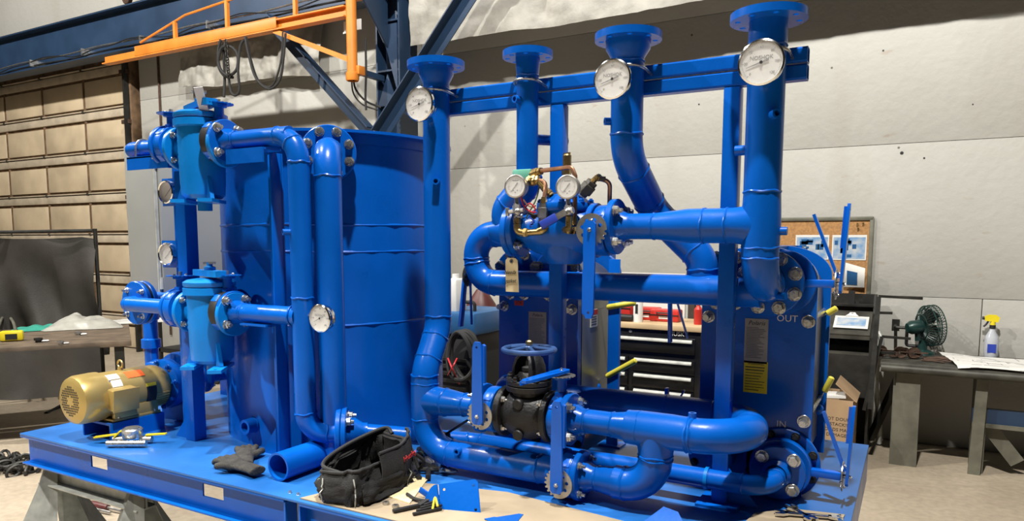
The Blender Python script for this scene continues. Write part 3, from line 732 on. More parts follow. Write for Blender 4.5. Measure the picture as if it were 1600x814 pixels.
p = Vector((bx0+.2, by0+.12, bz+.01)); single(MB().box(p, (.30, .18, .02), Vector((1, .1, .05)), Y_), 'paper_stack', 'white_paper', 'stack of white papers lying on the open cardboard box', 'papers', p)

# ---- tool chest behind the heat exchangers
TX0, TX1, TY, TZt = -2.40, PY(1093, 560, 5.0).x, 5.0, PY(1090, 513, 5.0).z
t = thing('tool_chest', 'black rolling tool chest with wooden worktop and steel drawer handles', 'tool chest', ((TX0+TX1)/2, TY, 0))
part(MB().bx(TX0, TX1, TY+.02, TY+.50, .12, TZt-.03, bev=.004), 'body', 'black_gloss', t)
part(MB().bx(TX0-.01, TX1+.01, TY-.0, TY+.52, TZt-.03, TZt+.01, bev=.006), 'worktop', 'wood', t)
xd = PY(986, 560, TY).x
def drawer(x0, x1, z0, z1):
    d = part(MB().bx(x0+.006, x1-.006, TY, TY+.02, z0+.006, z1-.006, bev=.003), 'drawer', 'black_gloss', t)
    part(MB().plate([(0, 0), (.016, .004), (.016, .012), (.004, .026), (0, .026)], [], x1-x0-.05, (x1-.025, TY, z1-.040), -Y_, Z), 'handle', 'galv', d)
drawer(TX0, TX1-.03, TZt-.20, TZt-.075)
zz = TZt-.23
for h in (.115, .115, .115, .115, .3):
    drawer(xd, TX1-.03, zz-h, zz); drawer(TX0, xd-.02, zz-h, zz); zz -= h
text(t, 'HUSKY', .044, (TX1-.16, TY+.019, TZt-.053), X, Z, 'white')
for x in (TX0+.08, TX1-.08):
    for y in (TY+.08, TY+.44): part(MB().disc((x, y-.02, .06), Y_, .06, .04, 16, .006), 'caster', 'rubber', t)
part(MB().tube(fillet([(TX1, TY+.05, TZt-.16), (TX1+.05, TY+.05, TZt-.16), (TX1+.05, TY+.45, TZt-.16), (TX1, TY+.45, TZt-.16)], .02, 4), .012, 8), 'push_handle', 'steel', t)
part(MB().disc((PY(984, 511, TY).x, TY+.02, TZt-.053), -Y_, .012, .004, 12), 'lock', 'steel', t)
wt = TZt+.01
def on_chest(x, y=5.2): p = PY(x, 490, y); p.z = wt; return p
for x, yy, s, lab in [(965, 5.2, (.26, .16, .17), 'tall red tool case on the tool chest beside the white can'), (1011, 5.3, (.20, .12, .095), 'low red tool case in the middle of the tool chest'), (1041, 5.25, (.22, .12, .09), 'low red tool case right on the tool chest')]:
    c = on_chest(x, yy); t = thing('tool_case', lab, 'tool case', c, 'red cases on the tool chest')
    part(MB().box(c+Z*s[2]/2, s, bev=.012), 'shell', 'red', t)
    part(MB().box(c+Z*s[2]*.55-Y_*s[1]*.5, (s[0]*1.01, .006, .008)), 'seam', 'black', t)
    part(MB().tube(fillet([c+Vector((-.05, -s[1]*.5, s[2]*.75)), c+Vector((-.05, -s[1]*.5-.02, s[2]*.75)), c+Vector((.05, -s[1]*.5-.02, s[2]*.75)), c+Vector((.05, -s[1]*.5, s[2]*.75))], .008, 3), .006, 6), 'handle', 'black', t)
    part(MB().box(c+Vector((0, -s[1]*.505, s[2]*.35)), (s[0]*.35, .003, s[2]*.22)), 'sticker', 'white', t)
c = on_chest(997, 5.1); t = thing('aerosol_can', 'white aerosol can on the tool chest', 'can', c)
part(MB().lathe([(0, 0), (.036, 0), (.036, .15), (.028, .165), (0, .165)], c, Z, 18), 'body', 'white', t); part(MB().disc(c+Z*.165, Z, .022, .03, 12, .003), 'cap', 'white', t)
for k, tt in enumerate(('TI',)): part(MB().box(c+Vector((0, -.0365, .10)), (.02, .002, .07)), 'print', 'ink', t)
c = on_chest(1091, 5.15); t = thing('red_bottle', 'small red squeeze bottle at the right end of the tool chest', 'bottle', c)
part(MB().lathe([(0, 0), (.028, 0), (.03, .01), (.03, .11), (.012, .135), (.012, .15), (0, .15)], c, Z, 16), 'body', 'red', t); part(MB().lathe([(.014, .148), (.01, .18), (.004, .195), (0, .195)], c, Z, 12), 'cap', 'red', t)
c = on_chest(965, 5.08); t = thing('drill_tool', 'black power tool lying in front of the tall red case', 'power tool', c)
part(MB().tube([c+Vector((-.10, 0, .03)), c+Vector((.12, 0, .03))], [.03, .024], 12), 'body', 'black', t); part(MB().bar(c+Vector((-.02, 0, .03)), c+Vector((.0, -.1, .02)), .03, .03), 'grip', 'rubber', t)
t = thing('wall_board', 'white board with dark frame standing behind the tool chest', 'board', (-1.6, 5.6, 0))
part(MB().bx(-2.5, PY(1070, 480, 5.6).x, 5.6, 5.62, 1.0, 1.5), 'sheet', 'white_paper', t); part(MB().bx(PY(1076, 480, 5.6).x, PY(1086, 480, 5.6).x, 5.58, 5.64, .0, 1.5), 'post', 'dark_wood', t)
for x in (-2.5, -2.0): part(MB().bx(x, x+.04, 5.61, 5.65, 0, 1.05), 'leg', 'dark_wood', t)

# ---- welding gear left of the heat exchangers
c = PY(735, 520, 4.2); c.z = 0
t = thing('welding_machine', 'blue and black welding machine behind the tall left riser', 'welder', c)
part(MB().box(c+Vector((-.05, .1, .62)), (.32, .55, 1.0), bev=.03), 'case', 'black', t)
part(MB().box(c+Vector((-.02, .05, 1.20)), (.36, .5, .16), bev=.03), 'cover', 'welder_blue', t)
for k in range(9): part(MB().box(c+Vector((-.05, -.18, .55+.05*k)), (.26, .012, .02)), 'louver', 'dark_metal', t)
part(MB().tube(fillet([c+Vector((-.1, -.1, 1.27)), c+Vector((-.1, -.1, 1.34)), c+Vector((.1, -.1, 1.34)), c+Vector((.1, -.1, 1.27))], .02, 4), .012, 8), 'handle', 'black', t)
for dx in (-.18, .14): part(MB().disc(c+Vector((dx, .25, .11)), X, .11, .05, 18, .01), 'wheel', 'rubber', t)
cc = c+Vector((.10, -.30, 1.0))
hose('thick black welding cable coiled beside the blue machine', [cc+Vector((.10*math.cos(k*.55), -.02*math.sin(k)+.002*k, .16*math.sin(k*.55))) for k in range(48)], .014, 'cable_coil', 'rubber', None)
hose('red lead dangling on the welding machine', [PY(700, 560, 3.9), PY(706, 575, 3.85), PY(712, 588, 3.9), PY(718, 600, 3.95)], .006, 'welding_lead', 'wire_red', None)
hose('thin red lead crossing the louvers of the welding machine', [PY(714, 560, 3.9), PY(708, 572, 3.85), PY(700, 586, 3.9)], .005, 'welding_lead', 'wire_red', None)
c = PY(752, 470, 5.0); c.z = 0
t = thing('gas_cylinder', 'maroon gas cylinder behind the left heat exchanger', 'cylinder', c)
part(MB().lathe([(0, 0), (.13, 0), (.135, .02), (.135, 1.15), (.12, 1.24), (.06, 1.33), (.04, 1.36), (0, 1.36)], c, Z, 24), 'body', 'maroon', t)
part(MB().lathe([(.03, 1.36), (.03, 1.42), (0, 1.42)], c, Z, 12), 'valve', 'brass', t)
c = PY(710, 490, 4.05); c.z = 1.30
t = thing('white_jug', 'white plastic jug beside the left riser on the welding machine', 'jug', c)
c.z = 1.28+.0
part(MB().box(c+Vector((-.02, .05, .10)), (.10, .14, .24), bev=.02), 'body', 'white', t); part(MB().disc(c+Vector((-.02, .05, .22)), Z, .025, .03, 12), 'cap', 'white', t)
# floor odds and ends, lower left
c = PZ(5, 735, 0); t = thing('chain_pile', 'heap of dark steel chain on the floor at far left', 'chain', c)
for k in range(46):
    a = random.random()*6.28; r = random.random()**.5
    o = inst(LINK, 'link', t, c+Vector((r*.30*math.cos(a), r*.22*math.sin(a), .03+.09*(1-r)*random.random())), None)
    o.rotation_euler = (random.random()*3, random.random()*3, random.random()*3); o.scale = (1.7, 1.7, 1.7)
hose('black power cord with plug lying on the floor left of the motor', [PZ(72, 646, 0), PZ(85, 640, 0), PZ(100, 636, 0)+Z*.02, PZ(130, 633, 0)+Z*.01], .02, 'power_cord', 'rubber', None)
for x, y, lab, mt in [(118, 796, 'blue handled tool on the floor under the skid', 'wire_blue'), (150, 797, 'dark red handled tool on the floor under the skid', 'maroon')]:
    c = PZ(x, y, 0); t = thing('hand_tool', lab, 'tool', c)
    part(MB().tube([c+Vector((-.12, .0, .03)), c+Vector((0, 0, .035)), c+Vector((.10, .02, .03))], [.018, .024, .02], 10), 'handle', mt, t)
    part(MB().tube([c+Vector((.10, .02, .03)), c+Vector((.30, .05, .02))], .009, 8), 'shaft', 'steel', t)

# ================================================================== skid base on trestles
ZD = .84; SX0, SX1, SY0, SY1 = -3.675, -.139, 1.77, 3.55
t = thing('skid_base', 'blue steel skid deck with channel sides carrying the whole unit', 'skid', (-1.9, 2.6, .69))
part(MB().bx(SX0, SX1, SY0, SY1, ZD-.010, ZD, bev=.002), 'deck_plate', 'blue_deck', t)
def rect(x0, x1, z0, z1): return [(x0, z0), (x1, z0), (x1, z1), (x0, z1)]
gx0, gx1 = PY(443, 790, SY0).x, PY(466, 795, SY0).x
h1 = [(PY(128, 712, SY0).x, PY(154, 730, SY0).x), (PY(303, 755, SY0).x, PY(336, 775, SY0).x)]
for x0, x1, hs in ((SX0, gx0, h1), (gx1, SX1, [(-1.0, -.86), (-.5, -.38)])):
    p = part(MB().plate(rect(x0, x1, ZD-.145, ZD-.012), [rect(a, b, ZD-.095, ZD-.043)[::-1] for a, b in hs], .007, (0, SY0+.045, 0), X, Z), 'front_web', 'blue', t)
    part(MB().bx(x0, x1, SY0+.003, SY0+.05, ZD-.150, ZD-.142, bev=.001), 'bottom_flange', 'blue', t)
    part(MB().bx(x0, x1, SY0+.001, SY0+.05, ZD-.020, ZD-.0102, bev=.001), 'top_flange', 'blue', t)
for x in (gx0-.004, gx1-.004): part(MB().bx(x, x+.008, SY0+.004, SY0+.06, ZD-.142, ZD-.02), 'stiffener', 'blue', t)
part(MB().bx(gx0, gx1, SY0+.30, SY0+.31, ZD-.15, ZD-.012), 'cross_member', 'blue', t)
for x in (SX0, SX1-.008): part(MB().bx(x, x+.008, SY0+.05, SY1-.05, ZD-.15, ZD-.0102), 'end_web', 'blue', t)
part(MB().bx(SX0, SX1, SY1-.05, SY1-.042, ZD-.15, ZD-.0102), 'back_web', 'blue', t)
for x in (-3.0, -1.2): part(MB().bx(x, x+.008, SY0+.06, SY1-.06, ZD-.15, ZD-.0102), 'cross_member', 'blue', t)
for x, y in [(453, 770), (466, 773)]:
    p = PZ(x, y, ZD); inst(BOLT_T, 'bolt', t, p, Z)
# trestles
def trestle(label, x0, x1, yc, face):
    t = thing('steel_trestle', label, 'trestle', ((x0+x1)/2, yc, 0), 'trestles under the skid')
    zt = ZD-.152
    part(MB().bx(x0, x1, yc-.05, yc+.05, zt-.008, zt, bev=.001), 'top_flange', 'galv', t)
    part(MB().bx(x0, x1, yc-.004, yc+.004, zt-.092, zt-.008), 'web', 'galv', t)
    part(MB().bx(x0, x1, yc-.05, yc+.05, zt-.10, zt-.092, bev=.001), 'bottom_flange', 'galv', t)
    for x in (x0+.05, x1-.05):
        for sy in (-1, 1):       # each leg is a folded plate: two flared faces meeting at a ridge
            top = Vector((x, yc+sy*.03, zt-.004)); rb_ = Vector((x+.03, yc+sy*.40, .008))
            b = MB()
            for sx in (-1, 1):
                e_ = Vector((x+sx*.25, yc+sy*.16, .008)); tt = top+Vector((sx*.05, -sy*.02, 0))
                vs = [b.bm.verts.new(p) for p in (top, rb_, e_, tt)]; f_ = b.bm.faces.new(vs)
                bmesh.ops.solidify(b.bm, geom=[f_], thickness=.010)
            part(b, 'leg', 'galv', t, False)
        part(MB().bx(x-.27, x+.27, yc-.42, yc+.42, 0, .008), 'foot_plate', 'galv', t)
trestle('grey steel trestle holding up the left front of the skid', -3.62, -2.86, 1.86, 1)
trestle('grey steel trestle under the middle front of the skid', -1.95, -1.2, 1.86, 1)
trestle('grey steel trestle under the back of the skid', -3.2, -.5, 3.35, 1)

# ================================================================== tank
TC = Vector((-2.526, 2.708, ZD)); TR = .528; TH = 2.215-ZD
t = thing('storage_tank', 'large blue cylindrical steel tank standing on the skid', 'tank', TC)
part(MB().lathe([(0, 0), (TR, 0), (TR, TH), (TR-.006, TH), (TR-.006, .02), (0, .02)], TC, Z, 96), 'shell', 'blue', t)
part(MB().lathe([(TR+.001, TH-.055), (TR+.012, TH-.055), (TR+.012, TH-.012), (TR+.05, TH-.012), (TR+.05, TH+.0), (TR+.001, TH)], TC, Z, 96, True), 'rim', 'blue', t)
for z, wdt in ((PY(470, 350, 2.2).z, .0045), (PY(600, 394, 2.35).z, .004), (PY(600, 511, 2.38).z, .0045)):
    bead(t, (TC.x, TC.y, z), Z, TR, wdt)
b = MB()
for k in range(3): pass
n_ = Vector((PZ(398, 668, ZD).x-TC.x, -TR, 0)); a = math.asin(max(-1, min(1, -.02/TR)))
dp = Vector((-2.545, 2.181, PY(398, 668, 2.15).z)); dn = Vector((dp.x-TC.x, dp.y-TC.y, 0)).normalized()
cp = part(MB().lathe([(.033, -.02), (.033, .05), (.021, .05), (.021, .0), (0, .0)], dp, dn, 20), 'drain_coupling', 'blue', t); bead(cp, dp+dn*.003, dn, .033, .003)
TN = Vector((.66, -.751, 0)).normalized()
zn = PY(520, 235, 2.2).z
pf = TC+TN*TR; pf.z = zn
part(MB().tube([pf-TN*.03, pf+TN*.05], .05, 24), 'nozzle', 'blue', t)
flange(t, pf+TN*.05, -TN, .112, .022, 8, False)

# tank riser (elbow from the nozzle, straight down)
pa = pf+TN*.074
t = thing('pipe_spool', 'vertical blue pipe elbowed into the tank flange with six shiny bolts', 'pipe', (pa.x, pa.y, ZD))
flange(t, pa+TN*.0, TN, .112, .022, 8, True, me=BOLT, rb=.089, a0=PI/8)
pc = pa+TN*.16
run(t, [pa+TN*.02, pc, Vector((pc.x, pc.y, ZD+.004))], .053, .110)
part(MB().disc((pc.x, pc.y, ZD), Z, .075, .008, 24), 'foot_plate', 'blue', t)

# ================================================================== pump lines with strainers (front left)
YL = 2.05; ZU = 2.158; ZL = 1.455
def strainer(c, label, tag_):
    """light blue basket strainer, line axis X through c"""
    t = thing('basket_strainer', label, 'strainer', c, 'basket strainers')
    c = Vector(c)
    part(MB().lathe([(0, -.215), (.070, -.215), (.086, -.200), (.090, -.150), (.094, .075), (.108, .080), (.108, .108), (.09, .112), (0, .112)], c+X*-.005, Z, 32), 'body', 'blue_light', t)
    part(MB().lathe([(.085, .113), (.104, .113), (.107, .12), (.107, .132), (.09, .142), (.03, .150), (0, .150)], c+X*-.005, Z, 32), 'lid', 'blue_light', t)
    part(MB().plate([(-.14, -.022), (-.12, -.03), (.12, -.03), (.14, -.022), (.14, .022), (.12, .03), (-.12, .03), (-.14, .022)], [circ(.009, 8, (-.125, 0)), circ(.009, 8, (.125, 0))], .026, c+Vector((-.005, 0, .156)), Vector((1, -.35, 0)).normalized(), Vector((.35, 1, 0)).normalized()), 'clamp_yoke', 'blue_light', t)
    part(MB().lathe([(.02, .176), (.024, .182), (.024, .195), (.012, .20), (.012, .215), (0, .215)], c, Z, 14), 'clamp_screw', 'blue_light', t)
    part(MB().bar(c+Vector((-.06, .02, .21)), c+Vector((.07, -.03, .215)), .010, .010), 'tee_handle', 'steel', t)
    for s, L_ in ((-1, .125), (1, .135)):
        part(MB().lathe([(.062, .03), (.056, .07), (.050, .10), (.052, L_)], c, X*s, 24), 'nozzle', 'blue_light', t)
        flange(t, c+X*(s*(L_-.002)), X*s, .092, .020, 4, False, mt='blue_light')
        for k in range(4):
            a_ = PI/4+k*PI/2; p = c+X*(s*(L_-.004))+Vector((0, .073*math.cos(a_), .073*math.sin(a_)))
            inst(BOLT_S, 'bolt', t, p, X*-s)
    part(MB().lathe([(.03, 0), (.03, .05), (0, .05)], c+Vector((0, 0, -.265)), Z, 14), 'drain_boss', 'blue_light', t)
    for q in (-1, 1):
        part(MB().plate([(-.11, -.028), (.11, -.028), (.11, .028), (-.11, .028)], [circ(.008, 8, (-.09, 0)), circ(.008, 8, (.09, 0))], .014, c+Vector((q*.085, -.03, -.235)), Vector((.6, -.8, 0)).normalized(), Vector((.8, .6, 0)).normalized()), 'foot', 'blue_light', t)
        part(MB().bar(c+Vector((q*.06, -.03, -.13)), c+Vector((q*.09, -.04, -.225)), .016, .04), 'leg', 'blue_light', t)
    for k in range(6):    # cast lettering ridge on the body
        part(MB().box(c+Vector((-.075+.0, -.058, .045-.022*k)), (.010, .010, .014), bev=.002), 'cast_mark', 'blue_light', t)
    return t
def notch_mesh(r):
    out = []
    n = 120
    for i in range(n):
        a = 2*PI*i/n; tooth = (0.05 < a < 2.0)
        rr = r*(.86 if (tooth and (i % 6) < 3) else 1.0)
        out.append((rr*math.cos(a), rr*math.sin(a)))
    holes = [circ(r*.13, 10, (r*.62*math.cos(a), r*.62*math.sin(a))) for a in (2.5, 3.3, 4.1, 4.9, 5.7)]
    return out, holes
def notch_plate(parent, c, nrm, up, r, mt='steel', t_=.0035):
    nrm = Vector(nrm).normalized(); v = Vector(up); v = (v-nrm*v.dot(nrm)).normalized(); u = v.cross(nrm)
    o, h = notch_mesh(r)
    return part(MB().plate(o, h, t_, c, u, v), 'notch_plate', mt, parent)
def lever(parent, c, nrm, d, L_, w0=.044, w1=.036):
    nrm = Vector(nrm).normalized(); d = Vector(d).normalized(); u = d.cross(nrm)
    out = [(-w0/2, -.02), (-w0*.3, -.03), (w0*.3, -.03), (w0/2, -.02), (w0/2, .05), (w1/2, L_-.02), (w1*.3, L_), (-w1*.3, L_), (-w1/2, L_-.02), (-w0/2, .05)]
    h = part(MB().plate(out, [circ(.005, 8, (0, L_-.02))], .010, c, u, d), 'handle', 'blue_handle', parent)
    part(MB().plate([(w1*.52, L_*.45), (w1*.75, L_*.45), (w1*.75, L_*.95), (w1*.52, L_*.97)], [], .014, c-nrm*.012, u, d), 'latch', 'blue_handle', h)
    inst(BOLT_T, 'bolt', h, c+nrm*.010, nrm)
    return h
def butterfly(label, c, ax, stem, r, sl, hd=None, L_=.29, npr=.052, npmt='steel', mt='iron', up=None, group='butterfly valves'):
    c = Vector(c); ax = Vector(ax).normalized(); stem = Vector(stem).normalized()
    t = thing('butterfly_valve', label, 'valve', c, group)
    part(MB().lathe([(r*.55, -.021), (r, -.021), (r*1.02, -.015), (r*1.02, .015), (r, .021), (r*.55, .021)], c, ax, 32, True), 'body', mt, t)
    part(MB().lathe([(r*.5, -.02), (r*.54, -.02), (r*.54, .02), (r*.5, .02)], c, ax, 28, True), 'seat', 'rubber', t)
    sd = ax.cross(stem)
    for a_ in (PI/4, 3*PI/4, 5*PI/4, 7*PI/4):
        d = stem*math.cos(a_)+sd*math.sin(a_)
        part(MB().box(c+d*r*.86, (.036, .03, .038), ax, d, bev=.004), 'lug', 'blue_handle', t)
    part(MB().box(c+stem*(r*.98+.0), (.034, .044, .03), ax, sd, bev=.004), 'neck_boss', 'blue_handle', t)
    part(MB().lathe([(.019, r*.9), (.019, sl-.012), (.032, sl-.010), (.032, sl), (0, sl)], c, stem, 16), 'neck', 'blue', t)
    notch_plate(t, c+stem*(sl+.001), stem, up or (hd if hd is not None else ax), npr, npmt)
    part(MB().lathe([(.008, sl), (.008, sl+.022), (0, sl+.022)], c, stem, 8), 'stem', 'steel', t)
    for q in (-1, 1): inst(BOLT_T, 'bolt', t, c+stem*(sl+.004)+sd*(q*.030), stem)
    if hd is not None: lever(t, c+stem*(sl+.012), stem, hd, L_)
    return t
def u_bolt(label, c, ax, back, r, length, rr=.0045):
    """round clamp looped over a pipe; the loop opens toward back"""
    ax = Vector(ax).normalized(); back = Vector(back).normalized(); s = ax.cross(back); c = Vector(c)
    pts = [c+back*length+s*r] + [c+(s*math.cos(a_)-back*math.sin(a_))*r for a_ in [PI*k/14 for k in range(15)]] + [c+back*length-s*r]
    t = thing('u_bolt', label, 'clamp', c, 'pipe clamps')
    part(MB().tube(pts, rr, 8), 'rod', 'zinc', t)
    for q in (-1, 1): inst(BOLT_T, 'nut', t, c+back*(length-.004)+s*(q*r), back)
    return t
def thermometer(label, c, stem_to, r=.062, ang=197, brand=True, group='dial thermometers'):
    c = Vector(c); n_ = -Y_; t = thing('dial_thermometer', label, 'thermometer', c, group)
    part(MB().lathe([(0, -.034), (r*.55, -.034), (r*.92, -.024), (r*.97, -.010), (r, -.008), (r*1.04, .0), (r*1.03, .009), (r*.95, .012), (r*.93, .004), (0, .004)], c, n_, 40), 'case', 'chrome', t)
    part(MB().disc(c+n_*.0042, n_, r*.93, .001, 36), 'dial_face', 'dial', t)
    b = MB(); o = c+n_*.0056
    for k in range(61):
        a = math.radians(225-270*k/60); d = X*math.cos(a)+Z*math.sin(a); L_ = .10 if k % 10 == 0 else .06
        b.bar(o+d*r*(.88-L_), o+d*r*.88, .0012 if k % 10 == 0 else .0007, .0003, Y_)
    part(b, 'tick_marks', 'ink', t)
    for k in range(7):
        a = math.radians(225-270*k/6); d = X*math.cos(a)+Z*math.sin(a)
        text(t, str(20*k), r*.16, o+d*r*.68, X, Z, 'ink', 'numeral')
    if brand: text(t, 'NOSHOK', r*.25, o+Z*r*.21, X, Z, 'ink', 'lettering', spacing=.95)
    a = math.radians(ang); d = X*math.cos(a)+Z*math.sin(a); s = Y_.cross(d)
    nd = part(MB().plate([(-r*.34, -r*.05), (r*.1, -r*.035), (r*.70, -r*.008), (r*.70, r*.008), (r*.1, r*.035), (-r*.34, r*.05)], [], .001, o+n_*.002, d, d.cross(n_)), 'needle', 'ink', t)
    part(MB().disc(o+n_*.002, n_, r*.07, .003, 12), 'hub', 'ink', nd)
    part(MB().disc(c+n_*.0095, n_, r*.94, .0008, 32), 'glass', 'glass', t)
    st = Vector(stem_to); p0 = c+Y_*.03
    part(MB().tube([p0, p0+(st-p0)*.35], .012, 10), 'connector', 'zinc', t); part(MB().tube([p0, st], .0065, 8), 'stem', 'zinc', t)
    return t

# ---- upper strainer line
def LX(px, py): return PY(px, py, YL).x
x_end = LX(203, 237)
t = thing('pipe_spool', 'short capped blue pipe stub at the upper left of the pump line', 'pipe', (x_end, YL, ZU))
xa = LX(260, 230)
part(MB().lathe([(0, 0), (.020, .003), (.033, .014), (.036, .03), (.036, xa-x_end)], (x_end, YL, ZU), X, 24), 'pipe', 'blue', t)
flange(t, (xa+.018, YL, ZU), -X, .090, .018, 4, True, hub=(.03, .045, .037), rb=.071)
xs_ = LX(317, 240)
butterfly('left butterfly valve of the upper strainer, stem up with bare notch plate', (xa+.042, YL, ZU), X, Z, .080, .135, None, npr=.058, npmt='blue', mt='blue')
# strainers
ST1 = strainer((xs_, YL, ZU-.015), 'upper light blue basket strainer with a white tag on its lid', True)
t = thing('paper_tag', 'small white paper tag on the lid of the upper strainer', 'tag', (xs_+.03, YL-.05, ZU+.17))
part(MB().box((xs_+.085, YL-.06, ZU+.150), (.035, .003, .13), Vector((.7, .7, .15)), Vector((-.5, .6, .5))), 'card', 'white', t)
part(MB().tube([(xs_, YL-.03, ZU+.20), (xs_+.01, YL-.05, ZU+.21)], .001, 5), 'wire', 'steel', t)
xv = LX(344, 220)
butterfly('right butterfly valve of the upper strainer, stem up with bare notch plate', (xv+.0, YL, ZU), X, Z, .086, .150, None, npr=.058, npmt='blue', mt='black')
xf = xv+.024
x470 = -2.09
t = thing('pipe_spool', 'blue discharge pipe bending down from the upper strainer to the deck', 'pipe', (x470, YL, ZD))
flange(t, (xf, YL, ZU), X, .088, .020, 4, True, hub=(.05, .050, .037), rb=.070, me=BOLT)
run(t, [(xf+.06, YL, ZU), (x470-.042, YL, ZU)], .035, .1)
bead(t, (xf+.075, YL, ZU), X, .036)
EL = arc_pts(Vector((x470-.4, YL, ZU)), Vector((x470, YL, ZU)), Vector((x470, YL, 1.0)), .105, 16)
rr_ = [.036+.006*min(1, i/10) for i in range(len(EL))]
e = part(MB().tube(EL, rr_, 28), 'elbow', 'blue', t); bead(e, EL[0], X, .036); bead(e, EL[8], EL[9]-EL[8], .041); bead(e, EL[-1], Z, .042)
dd = Vector((.80, .60, 0)).normalized()
zb = .985
run(t, [(x470, YL, ZU-.105), (x470, YL, zb), Vector((x470, YL, zb))+dd*.14], .042, .085)
bead(t, (x470, YL, ZL+.075), Z, .042)
fl0 = Vector((x470, YL, zb))+dd*.14
flange(t, fl0-dd*.02, dd, .100, .020, 4, False)
coupling(t, (x470-.02, YL-.035, PY(455, 363, YL).z), Vector((-.5, -.85, 0)), .012, .028)
# tee branch from the lower line
t = thing('pipe_spool', 'short blue branch pipe from the lower strainer into the discharge pipe', 'pipe', (-2.3, YL, ZL))
xv2 = LX(357, 486)
flange(t, (xv2+.024, YL, ZL), X, .088, .020, 4, True, hub=(.05, .050, .038), rb=.070, me=BOLT)
part(MB().lathe([(.037, 0), (.037, x470-.05-xv2-.09), (.048, x470-xv2-.09)], (xv2+.08, YL, ZL), X, 26), 'pipe', 'blue', t); bead(t, (xv2+.10, YL, ZL), X, .037); bead(t, (x470-.045, YL, ZL), X, .044)
xs2 = LX(331, 495)
butterfly('right butterfly valve of the lower strainer, stem up with bare notch plate', (xv2, YL, ZL), X, Z, .086, .150, None, npr=.058, npmt='blue', mt='black')
strainer((xs2, YL, ZL-.01), 'lower light blue basket strainer above the pump', False)
xb2 = LX(284, 480)
butterfly('left butterfly valve of the lower strainer, stem up with bare notch plate', (xb2, YL, ZL), X, Z, .082, .140, None, npr=.058, npmt='blue', mt='blue')
xe2 = LX(194, 470)
t = thing('pipe_spool', 'blue suction pipe with a wide end flange left of the lower strainer', 'pipe', (xe2, YL, ZL))
flange(t, (xb2-.024, YL, ZL), -X, .086, .018, 4, True, rb=.068)
run(t, [(xb2-.04, YL, ZL), (xe2, YL, ZL), (xe2, YL+.06, ZL)], .034, .045, beads=False)
flange(t, (xe2, YL+.075, ZL), -Y_, .104, .022, 4, True, rb=.082, a0=0.75)
f2 = flange(t, (xe2, YL+.087, ZL), Y_, .104, .022, 4, False, mt='blue')
part(MB().disc((xe2, YL+.076, ZL), Y_, .1, .010, 32), 'gasket', 'rubber', t)
# risers of the pump discharge
PXc, PZc = -3.27, 1.035
t = thing('pipe_spool', 'blue pump outlet riser with unions below the end flange', 'pipe', (PXc, 2.34, 1.1))
q = Vector((xe2, YL+.35, 0)); 
pz0 = PZc+.06; xrr = PY(236, 530, 2.35).x
part(MB().tube([(xrr, 2.35, PZc+.05), (PXc-.02, 2.35, PZc+.05)], .045, 18), 'volute_throat', 'blue', t)
part(MB().lathe([(.034, pz0-.03), (.034, pz0+.09), (.048, pz0+.095), (.048, pz0+.14), (.036, pz0+.145), (.036, ZL-.12), (.045, ZL-.115), (.045, ZL-.07), (.034, ZL-.065), (.034, ZL)], (xrr, 2.35, 0), Z, 20), 'riser', 'blue', t)
run(t, [(xe2, YL+.11, ZL), (xe2, 2.30, ZL), (xrr-.01, 2.352, ZL)], .034, .03)
# supports: front post with bracket and gusset
pl = Vector((-2.856, 2.085, ZD))
t = thing('pipe_support', 'blue square support post with gusset below the upper strainer valve', 'support', pl)
part(MB().bx(pl.x-.032, pl.x+.032, pl.y-.0, pl.y+.064, ZD, ZU-.10, bev=.004), 'post', 'blue', t)
part(MB().plate([(0, 0), (-.10, 0), (0, .13)], [], .008, (pl.x-.032, pl.y+.03, ZD), X, Z), 'gusset', 'blue', t)
part(MB().bx(x_end+.05, pl.x+.05, YL-.05, YL+.05, ZU-.046, ZU-.038), 'bracket', 'blue', t); part(MB().bx(x_end+.05, pl.x+.05, YL-.05, YL-.042, ZU-.095, ZU-.04), 'bracket', 'blue', t)
u_bolt('zinc clamp over the capped pipe stub at upper left', (LX(226, 238), YL, ZU), X, -Z, .042, .062)
pm = Vector((PY(437, 500, 2.13).x, 2.13, ZD))
t = thing('pipe_support', 'blue flat support post behind the discharge pipe in front of the tank', 'support', pm)
part(MB().bx(pm.x-.035, pm.x+.04, pm.y-.006, pm.y+.006, ZD, ZU-.055, bev=.002), 'post', 'blue', t)
part(MB().bx(pm.x+.034, pm.x+.040, pm.y-.06, pm.y+.0, ZD, ZU-.055, bev=.002), 'post_flange', 'blue', t)
part(MB().bx(pm.x-.14, pm.x+.07, YL-.045, YL+.05, ZU-.050, ZU-.042), 'saddle', 'blue', t); part(MB().bx(pm.x-.14, pm.x+.07, YL-.045, YL-.037, ZU-.10, ZU-.05), 'saddle', 'blue', t)
part(MB().plate([(0, 0), (-.09, 0), (0, .12)], [], .008, (pm.x-.035, pm.y, ZD), X, Z), 'gusset', 'blue', t)
part(MB().bx(pm.x-.10, pm.x+.05, YL-.04, YL+.04, ZL-.048, ZL-.040), 'saddle', 'blue', t)
